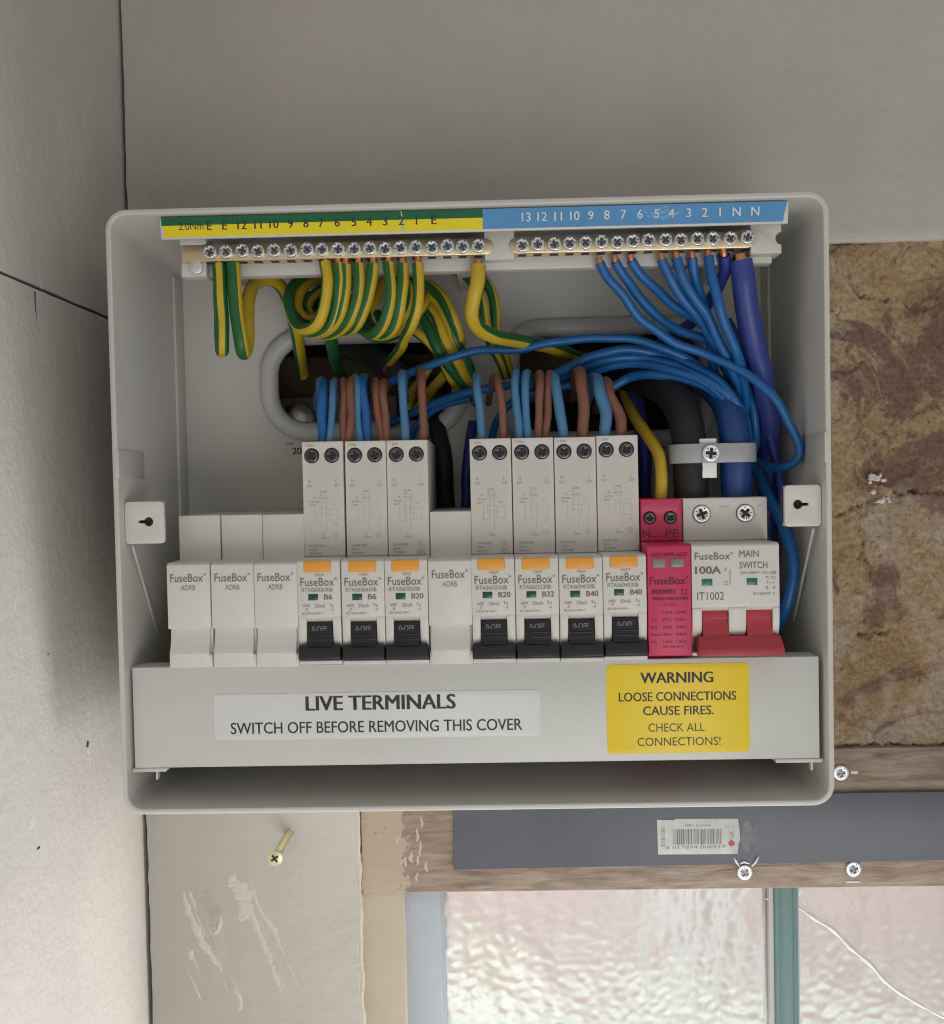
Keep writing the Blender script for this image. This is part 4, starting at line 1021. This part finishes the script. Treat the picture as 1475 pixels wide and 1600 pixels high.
# stripe angle: 0 = towards the photo's right, .25 = towards the camera or wall, .5 = left
earth('earth wire hanging in a straight fold from the first earth screw, yellow with green edges',
      [(342, 414, 15), (344, 450, 14), (346, 500, 14), (347, 538, 15), (347, 548, 19), (346, 536, 25), (345, 490, 32), (346, 450, 40), (356, 430, 52), (390, 424, 62)], 2.95, (.30, .84), .0)
earth('earth wire in a narrow hairpin from the second earth screw, green face',
      [(364, 412, 15), (367, 450, 14), (371, 500, 14), (377, 540, 15), (381, 553, 20), (386, 540, 26), (387, 500, 32), (389, 465, 38), (398, 442, 44), (417, 436, 50), (437, 447, 56), (452, 475, 62), (462, 515, 70), (469, 555, 84), (473, 585, 112)], 2.95, (.13, .5), .0)
fan = [
 ('first of the fan, curling furthest to the blank side', [(508, 410, 15), (512, 440, 14), (508, 475, 15), (493, 508, 18), (472, 514, 24), (456, 494, 31), (452, 465, 38), (463, 442, 46), (490, 430, 56), (520, 428, 66)], (.36, .46), .0),
 ('second of the fan under the number six', [(528, 412, 15), (531, 445, 15), (526, 480, 17), (512, 508, 21), (492, 519, 27), (470, 508, 35), (461, 482, 43), (470, 452, 52), (495, 436, 62)], (.22, .46), .0),
 ('third of the fan, also under the number six', [(540, 413, 15), (540, 450, 16), (533, 485, 18), (520, 508, 22), (502, 520, 28), (480, 514, 37), (468, 488, 46), (478, 460, 56)], (.22, .46), .0),
 ('fourth of the fan under the number five', [(560, 412, 15), (561, 445, 15), (556, 478, 17), (543, 505, 21), (524, 519, 28), (506, 520, 36), (492, 500, 46), (500, 470, 58)], (.22, .46), .0),
 ('fifth of the fan under the number four', [(583, 412, 15), (581, 440, 15), (573, 475, 17), (560, 503, 21), (545, 516, 28), (525, 516, 37), (515, 495, 47), (525, 465, 60)], (.22, .46), .0),
 ('sixth of the fan under the number three', [(607, 411, 15), (610, 445, 14), (608, 480, 15), (600, 508, 18), (585, 521, 24), (568, 514, 32), (560, 492, 42), (570, 462, 56)], (.22, .46), .0),
 ('seventh of the fan under the number two', [(629, 413, 15), (629, 450, 14), (624, 485, 15), (614, 512, 19), (598, 522, 26), (580, 512, 35), (572, 485, 46), (580, 455, 58)], (.22, .46), .0),
]
for d, path, st, tw in fan: earth('green and yellow earth wire, '+d, path, 2.5, st, tw)
earth('thin ended earth wire under the number one with its frayed tip over the dark opening',
      [(653, 412, 15), (654, 450, 14), (651, 485, 15), (643, 510, 20), (632, 530, 34), (620, 550, 50), (609, 565, 62)], 2.35, (.32, .44), .002, tip=(602, 581, 66))
wire('green wire dropping from the fan of earths into the dark opening', [(512, 505, 44), (516, 522, 50), (521, 545, 58), (528, 570, 70), (538, 600, 92)], 2.9, W_GRN, GB, name='earth_wire')
bk = [('outermost arc behind the bar', [(600, 436, 70), (640, 440, 64), (672, 448, 58), (697, 472, 54), (711, 505, 54), (717, 535, 60), (714, 560, 78)]),
      ('second arc behind the bar', [(610, 455, 72), (650, 456, 66), (680, 468, 60), (700, 500, 56), (712, 530, 58), (726, 562, 62), (742, 598, 72)]),
      ('third arc behind the bar', [(615, 475, 72), (655, 474, 65), (678, 492, 60), (695, 530, 58), (716, 570, 62), (738, 602, 72)]),
      ('fourth arc behind the bar', [(610, 498, 74), (645, 486, 66), (664, 505, 60), (682, 540, 58), (708, 580, 64), (736, 612, 74)])]
for k, (d, path) in enumerate(bk): earth('striped earth wire of the bundle beside the fan, '+d, path, 2.6, ((.3, .3), (.05, .32), (.45, .3), (.25, .34))[k], .012, bare=False)
earth('yellow earth wire slanting across the opening, upper of two crossing pieces', [(672, 570, 86), (660, 590, 88), (645, 612, 92), (636, 640, 98)], 2.3, (.5, .4), .01, bare=False)
earth('yellow earth wire slanting across the opening, lower of two crossing pieces', [(706, 570, 78), (690, 592, 82), (668, 616, 88), (650, 642, 98)], 2.5, (.5, .4), .01, bare=False)
earth('thick yellow main earth wire hooked under the end of the earth bar',
      [(747, 416, 15), (747, 440, 14), (741, 465, 15), (738, 490, 18), (746, 512, 24), (768, 524, 32), (800, 530, 42), (840, 538, 54), (875, 547, 66), (905, 560, 80)], 3.15, (.86, .22), .0)
earth('striped earth wire passing behind the thick yellow one, nearer it', [(700, 420, 66), (728, 432, 60), (748, 458, 54), (757, 490, 52), (766, 530, 56), (780, 565, 64), (790, 588, 74)], 2.3, (.3, .3), .008, bare=False)
earth('striped earth wire passing behind the thick yellow one, outer curve', [(712, 418, 68), (745, 430, 62), (768, 455, 56), (776, 490, 54), (777, 520, 56), (786, 556, 62), (799, 586, 74)], 2.4, (.22, .3), .008, bare=False)
earth('yellow green earth wire rising to the magenta surge protector', [(1032, 792, 28), (1033, 745, 30), (1029, 712, 34), (1015, 685, 42), (997, 660, 54), (985, 640, 70), (975, 610, 92)], 2.6, (.05, .4), .0, bare=False)

for k, (d, path, st) in enumerate([
  ('small ring coiled behind the first of the fan', [(500, 436, 60), (478, 446, 50), (466, 466, 44), (470, 490, 40), (488, 500, 40), (505, 488, 44), (520, 462, 52), (545, 448, 62)], (.3, .4)),
  ('flat curl seen through the first loops', [(560, 440, 66), (525, 442, 58), (495, 455, 50), (480, 478, 46), (488, 498, 46), (512, 502, 50), (535, 488, 56), (556, 470, 66)], (.1, .4)),
  ('coil behind the fifth and sixth of the fan', [(600, 432, 64), (592, 455, 54), (578, 480, 48), (562, 500, 46), (545, 505, 50), (536, 490, 58), (548, 465, 66)], (.5, .4)),
  ('dark curl behind the seventh of the fan', [(628, 432, 60), (640, 455, 52), (636, 485, 48), (618, 505, 48), (600, 508, 54), (590, 490, 62)], (.2, .4)),
  ('sagging strand from the coil to the bundle', [(560, 512, 54), (590, 528, 50), (622, 520, 50), (645, 500, 52), (662, 478, 56), (676, 450, 66)], (.4, .4)),
  ('inner arc under the bundle', [(640, 512, 62), (662, 528, 60), (684, 556, 62), (700, 584, 68), (716, 606, 78)], (.45, .3))]):
    earth('green and yellow earth wire, '+d, path, 2.3, st, .006, bare=False)
NBG = 'blue neutral wires from the neutral bar'
def neutral(label, path, r=2.05, m=None, bare=True): return wire(label, path, r, m or W_BLUE, NBG, (path[0][0]-1, path[0][1]-9, path[0][2]) if bare else None, name='neutral_wire')
neutral('blue wire from neutral screw eight sweeping wide to the enclosure side and looping back', [(937, 411, 15), (950, 435, 17), (975, 465, 20), (1004, 500, 24), (1045, 530, 28), (1095, 552, 30), (1145, 572, 27), (1190, 600, 24), (1225, 645, 24), (1247, 690, 25), (1246, 717, 27), (1225, 731, 32), (1195, 728, 42), (1172, 712, 56)], 1.95)
neutral('blue wire from neutral screw seven running to the bundle', [(961, 409, 15), (974, 432, 18), (998, 465, 24), (1030, 498, 30), (1068, 518, 36), (1105, 532, 40), (1130, 560, 44), (1143, 610, 50), (1150, 660, 60)], 2.05)
neutral('blue wire from neutral screw six with a long even slope', [(986, 407, 15), (1002, 432, 18), (1032, 462, 24), (1065, 485, 30), (1095, 505, 36), (1118, 530, 42), (1138, 575, 46), (1152, 640, 54)], 2.05)
neutral('blue wire from neutral screw four bending steeply down', [(1034, 405, 15), (1044, 432, 17), (1062, 462, 20), (1085, 490, 24), (1108, 520, 30), (1130, 560, 36), (1152, 610, 44), (1165, 660, 54)], 2.1)
neutral('blue wire from the screw between numbers four and three', [(1057, 403, 15), (1066, 432, 16), (1084, 464, 18), (1104, 495, 22), (1122, 530, 26), (1142, 572, 32), (1160, 620, 42), (1172, 680, 54)], 2.15)
neutral('short straight blue wire from neutral screw three', [(1082, 403, 15), (1085, 432, 18), (1094, 462, 24), (1105, 500, 32), (1110, 545, 42), (1118, 600, 54)], 2.1)
neutral('blue wire from neutral screw two running straight down in front', [(1107, 401, 15), (1112, 432, 14), (1122, 470, 15), (1135, 510, 18), (1150, 550, 24), (1162, 592, 34), (1168, 650, 46)], 2.15)
neutral('dark navy wire from neutral screw one crossing behind the blue wires', [(1131, 399, 16), (1133, 420, 20), (1122, 448, 30), (1105, 478, 42), (1075, 508, 56), (1040, 532, 70), (1020, 545, 86)], 2.6, W_NAVY)
neutral('thick violet blue neutral link from the last screw down the enclosure side', [(1157, 407, 17), (1162, 440, 18), (1170, 490, 22), (1180, 545, 28), (1192, 600, 36), (1202, 660, 46), (1203, 740, 58), (1199, 820, 66), (1196, 900, 70), (1190, 960, 74)], 4.9, W_PURP)
AG = 'blue wires arching between the breakers and the neutral bar'
def arc_(label, path, r=2.0, m=None): return wire(label, path, r, m or W_BLUE, AG, name='neutral_wire')
arc_('long blue wire arching across the whole box above the breaker tails', [(604, 600, 62), (640, 583, 56), (690, 563, 52), (750, 549, 50), (815, 544, 48), (880, 533, 46), (940, 528, 44), (1000, 533, 42), (1055, 552, 42), (1105, 580, 44), (1145, 620, 50), (1165, 670, 60)], 1.9)
arc_('blue wire of the arching bundle, directly under the long top one', [(846, 594, 60), (885, 575, 54), (930, 556, 50), (980, 545, 48), (1030, 552, 48), (1080, 572, 40), (1128, 600, 34), (1158, 640, 34), (1172, 690, 44), (1180, 740, 58)], 2.1)
arc_('blue wire of the arching bundle, third from the top', [(870, 592, 62), (910, 574, 56), (955, 560, 52), (1005, 559, 50), (1055, 572, 42), (1105, 594, 35), (1142, 625, 34), (1163, 672, 42), (1172, 730, 56)], 2.1)
arc_('blue wire of the arching bundle, fourth from the top', [(905, 592, 62), (945, 574, 56), (990, 568, 53), (1035, 574, 44), (1085, 590, 37), (1128, 618, 35), (1156, 660, 42), (1166, 720, 56)], 2.1)
arc_('blue wire of the arching bundle, lowest and shortest', [(955, 606, 56), (985, 590, 54), (1020, 584, 47), (1062, 590, 42), (1105, 606, 38), (1140, 640, 40), (1158, 690, 50)], 2.1)
arc_('blue wire rising across the opening behind the B20 breaker tails', [(606, 664, 84), (640, 647, 76), (680, 630, 68), (725, 615, 62), (770, 606, 60), (815, 598, 64)], 2.0)
arc_('blue wire crossing low behind the first B20 tails', [(640, 690, 80), (655, 660, 76), (685, 635, 72), (735, 622, 68)], 1.9)
arc_('blue wire looped behind the second B20 tails', [(768, 690, 74), (775, 660, 70), (800, 630, 64), (850, 610, 60), (900, 600, 60)], 1.9)
arc_('blue wire running down beside the main switch inside the enclosure', [(1168, 690, 60), (1190, 755, 50), (1218, 808, 38), (1236, 850, 30), (1240, 900, 28), (1232, 945, 29), (1210, 985, 36)], 2.6)

arc_('thin blue wire looping beside the thick blue supply cable', [(1128, 545, 50), (1160, 590, 44), (1178, 640, 42), (1182, 690, 46), (1170, 720, 54), (1160, 760, 60)], 1.9)
arc_('blue wire dropping behind the looping one at the enclosure side', [(1100, 520, 60), (1125, 560, 58), (1145, 610, 58), (1165, 670, 60), (1184, 730, 62), (1192, 800, 66)], 2.2)
arc_('deep blue wire curving down next to the violet blue link', [(1135, 500, 46), (1165, 560, 46), (1185, 620, 46), (1205, 690, 46), (1220, 760, 46), (1222, 820, 48)], 2.3, W_NAVY)
TG = 'insulated tails entering the breaker tops'
def tail(label, m, x0, y0, x1, top, r, lean_=0.0, ye=30, back=None):
    """from the terminal at (x0, y0) up to (x1, top), then back into the box"""
    mx = (x0+x1)/2+lean_
    bx = x1+(back or 0)
    wire(label, [(x0, y0+14, ye), (x0, y0-4, ye), (mx, (y0+top)/2+8, ye+1), (x1, top+16, ye+3), (x1+(bx-x1)*.3, top, ye+8), (bx, top-1, ye+17), (bx+(back or 0)*.4, top+12, ye+32), (bx+(back or 0), top+40, ye+58)], r, m, TG, name='breaker_tail')
B, K, LB = W_BLUE, W_BROWN, W_LBLUE
tail('blue tail of the outermost B6 breaker, outer of the pair', B, 504, 690, 505, 600, 2.35, -1, 27, -4)
tail('light blue tail of the outermost B6 breaker, inner of the pair', LB, 515, 690, 520, 598, 1.5, 1, 25, 4)
tail('brown tail of the outermost B6 breaker, outer of the pair', K, 537, 689, 539, 598, 1.75, -1, 26, -3)
tail('brown tail of the outermost B6 breaker, inner of the pair', K, 545, 689, 547, 596, 1.75, 3, 25, 3)
tail('light blue tail of the second B6 breaker, outer of the pair', LB, 563, 689, 558, 592, 1.55, -1, 26, -4)
tail('blue tail of the second B6 breaker, inner of the pair', B, 575, 689, 567, 592, 2.0, 2, 27, 3)
tail('brown tail of the second B6 breaker, outer of the pair', K, 597, 688, 590, 597, 1.7, -2, 26, -3)
tail('brown tail of the second B6 breaker, inner of the pair', K, 604, 688, 598, 598, 1.7, 2, 25, 3)
tail('light blue tail of the B20 breaker beside the B6 pair', LB, 634, 688, 627, 586, 1.8, 1, 25, 3)
tail('brown tail of the B20 breaker beside the B6 pair', K, 660, 687, 661, 580, 1.8, 1, 25, -3)
tail('blue tail of the B20 breaker beside the B32 breaker', LB, 753, 682, 745, 590, 1.8, 2, 25, -2)
tail('brown tail of the B20 breaker beside the B32 breaker', K, 786, 682, 779, 590, 1.7, 1, 25, -8)
tail('light blue tail of the B32 breaker, outer of the pair', LB, 811, 681, 805, 584, 1.75, -1, 25, 2)
tail('light blue tail of the B32 breaker, inner of the pair', LB, 824, 681, 819, 585, 1.75, -1, 25, 6)
tail('brown tail of the B32 breaker, outer of the pair', K, 841, 681, 844, 586, 1.75, 0, 25, -3)
tail('brown tail of the B32 breaker, inner of the pair', K, 852, 681, 857, 587, 1.75, 1, 26, 3)
tail('blue tail of the B40 breaker next to the B32, leaning outward', LB, 880, 680, 868, 590, 2.2, 1, 25, -8)
tail('thick brown tail of the B40 breaker next to the B32', K, 911, 680, 907, 582, 2.5, 4, 25, -6)
tail('thick blue tail of the B40 breaker by the surge protector', LB, 944, 679, 935, 594, 2.6, 6, 25, -10)
tail('thick brown tail of the B40 breaker by the surge protector', K, 969, 678, 953, 600, 2.5, 5, 26, -10)

MG = 'thick supply cables into the main switch'
wire('thick black supply cable bent over into the main switch', [(1080, 800, 32), (1080, 760, 32), (1078, 700, 32), (1070, 655, 36), (1050, 618, 46), (1018, 596, 62), (985, 588, 86), (965, 588, 110)], 7.4, W_BLACK, MG, name='supply_cable', cat='cable', n=22)
wire('thick blue supply cable bent over into the main switch', [(1150, 800, 32), (1150, 760, 32), (1149, 700, 32), (1142, 650, 36), (1122, 612, 46), (1085, 590, 62), (1040, 584, 86), (1010, 584, 110)], 6.6, mat('cable_deep_blue', (.014, .06, .22), .42, var=.12, vscale=90, bump=.1), MG, name='supply_cable', cat='cable', n=22)
wire('dark grey sheathed cable lying across the dark opening', [(535, 540, 122), (575, 552, 116), (610, 575, 108), (650, 600, 112), (690, 640, 122)], 6.0, mat('cable_dark_grey', (.05, .05, .05), .55, var=.2), 'sheathed cables in the cavity', name='sheathed_cable', cat='cable')
wire('black sheathed cable dropping between the two B20 breakers', [(668, 640, 100), (680, 665, 88), (690, 700, 82), (694, 740, 80), (698, 800, 82)], 4.4, W_BLACK, 'sheathed cables in the cavity', name='sheathed_cable', cat='cable')
wire('dark blue wire dropping behind the single blank module', [(740, 660, 86), (733, 700, 82), (730, 760, 80), (728, 810, 80)], 2.6, W_NAVY, 'sheathed cables in the cavity', name='neutral_wire')
wire('dark blue wire behind the last B40 breaker', [(985, 600, 84), (998, 640, 76), (1006, 690, 70), (1008, 740, 70), (1008, 800, 72)], 3.2, W_NAVY, 'sheathed cables in the cavity', name='neutral_wire')

# cable clamp over the supply cables
q = at(1110, 708, 24)
ck = empty('cable_clamp', (q.x, 30, q.z)); tag(ck, 'grey nylon cable clamp with centre screw over the thick supply cables', 'cable clamp')
a, b = at(1080, 706, 32), at(1150, 708, 32)
ra, rb2 = 8.0, 7.2
pts = [(a.x-ra, 40)]+[(a.x+ra*math.cos(t_), 32-ra*math.sin(t_)) for t_ in np.linspace(math.pi, math.pi*.42, 9)]+[(q.x-3.5, 24.9), (q.x+3.5, 24.9)]+[(b.x+rb2*math.cos(t_), 32-rb2*math.sin(t_)) for t_ in np.linspace(math.pi*.6, 0, 9)]+[(b.x+rb2, 40)]
bm = bmesh.new(); z0_, z1_ = q.z-4.1, q.z+4.1; ring = []
for k, (X, Y) in enumerate(pts):
    p_ = Vector(pts[max(0, k-1)]); n_ = Vector(pts[min(len(pts)-1, k+1)]); d = (n_-p_).normalized(); o_ = Vector((d.y, -d.x))*1.3
    ring.append([bm.verts.new((X, Y, z0_)), bm.verts.new((X, Y, z1_)), bm.verts.new((X+o_.x, Y+o_.y, z1_)), bm.verts.new((X+o_.x, Y+o_.y, z0_))])
for A, B_ in zip(ring, ring[1:]):
    for k in range(4): bm.faces.new((A[k], A[(k+1) % 4], B_[(k+1) % 4], B_[k]))
bm.faces.new(ring[0]); bm.faces.new(ring[-1][::-1])
bmesh.ops.recalc_face_normals(bm, faces=bm.faces); bevel_sharp(bm, .25, 2); obj('strap', bm, M_STRAP, ck)
put_screw(SCREW_MAIN, 'clamp_screw', (q.x, q.z), 23.7, ck)
bm = bmesh.new(); c2, c1 = at(1094, 747, 26), at(1119, 685, 26); box(bm, c2.x-.2, c1.x, 25.4, 26.4, c2.z, c1.z, .25); obj('mounting_tongue', bm, M_METALSHEEN, ck)
bm = bmesh.new(); box(bm, c2.x+1.5, c1.x-1.5, 26.3, 89.5, c2.z+5, c1.z-5, .4); obj('mounting_post', bm, M_STRAP, ck)

# loose screw left standing out of the lower board
q = at(430, 1340, 60)
e = empty('wall_screw', (q.x, YW, q.z)); tag(e, 'yellowish screw standing half out of the grey board under the fuse box', 'screw')
for k in range(6):
    an = k*1.05; lump('plug_crumb', (q.x+2.6*math.cos(an), q.z+2.6*math.sin(an)), YW+.1, rnd.uniform(.5, 1.1), rnd.uniform(.4, .9), .45, M_SMEAR, e, k*2.1, 2)
bm = bmesh.new(); cyl(bm, (q.x, q.z), 3.7, 58.8, 61.6, 28, .25, 0, 2.0)
t = bmesh.new(); cc, aa = 2.0, .55
for an in (0, math.pi/2):
    pts = [(-cc, -aa), (cc, -aa), (cc, aa), (-cc, aa)]
    f = t.faces.new([t.verts.new((q.x+px*math.cos(an+.6)-pz*math.sin(an+.6), 58.74-an*.01, q.z+px*math.sin(an+.6)+pz*math.cos(an+.6))) for px, pz in pts])
merge(bm, t, 1); obj('screw_head', bm, [M_YPASS, M_DARK], e)
bm = bmesh.new(); rr = 2.0; n = 14; m = 150; rings = []
for i in range(m):
    y = 61.5+(YW+3-61.5)*i/(m-1); rg = []
    for k in range(n):
        a = 2*math.pi*k/n; th = .42*(.5+.5*math.cos(2*math.pi*(y/1.7)-a)) if y > 66 else .1
        rg.append(bm.verts.new((q.x+(rr-.3+th)*math.cos(a), y, q.z+(rr-.3+th)*math.sin(a))))
    rings.append(rg)
for A, B_ in zip(rings, rings[1:]):
    for k in range(n): bm.faces.new((A[k], A[(k+1) % n], B_[(k+1) % n], B_[k]))
obj('threaded_shank', bm, M_YPASS, e, 60)

# modules never sit perfectly in line
for o in COL.objects:
    if o.parent is None and o.name.split('.')[0] in ('circuit_breaker', 'blank_module'):
        o.location += Vector((rnd.uniform(-.05, .05), rnd.uniform(-.3, .3), rnd.uniform(-.3, .3)))*S
        o.rotation_euler = (rnd.uniform(-.004, .004), rnd.uniform(-.0025, .0025), 0)
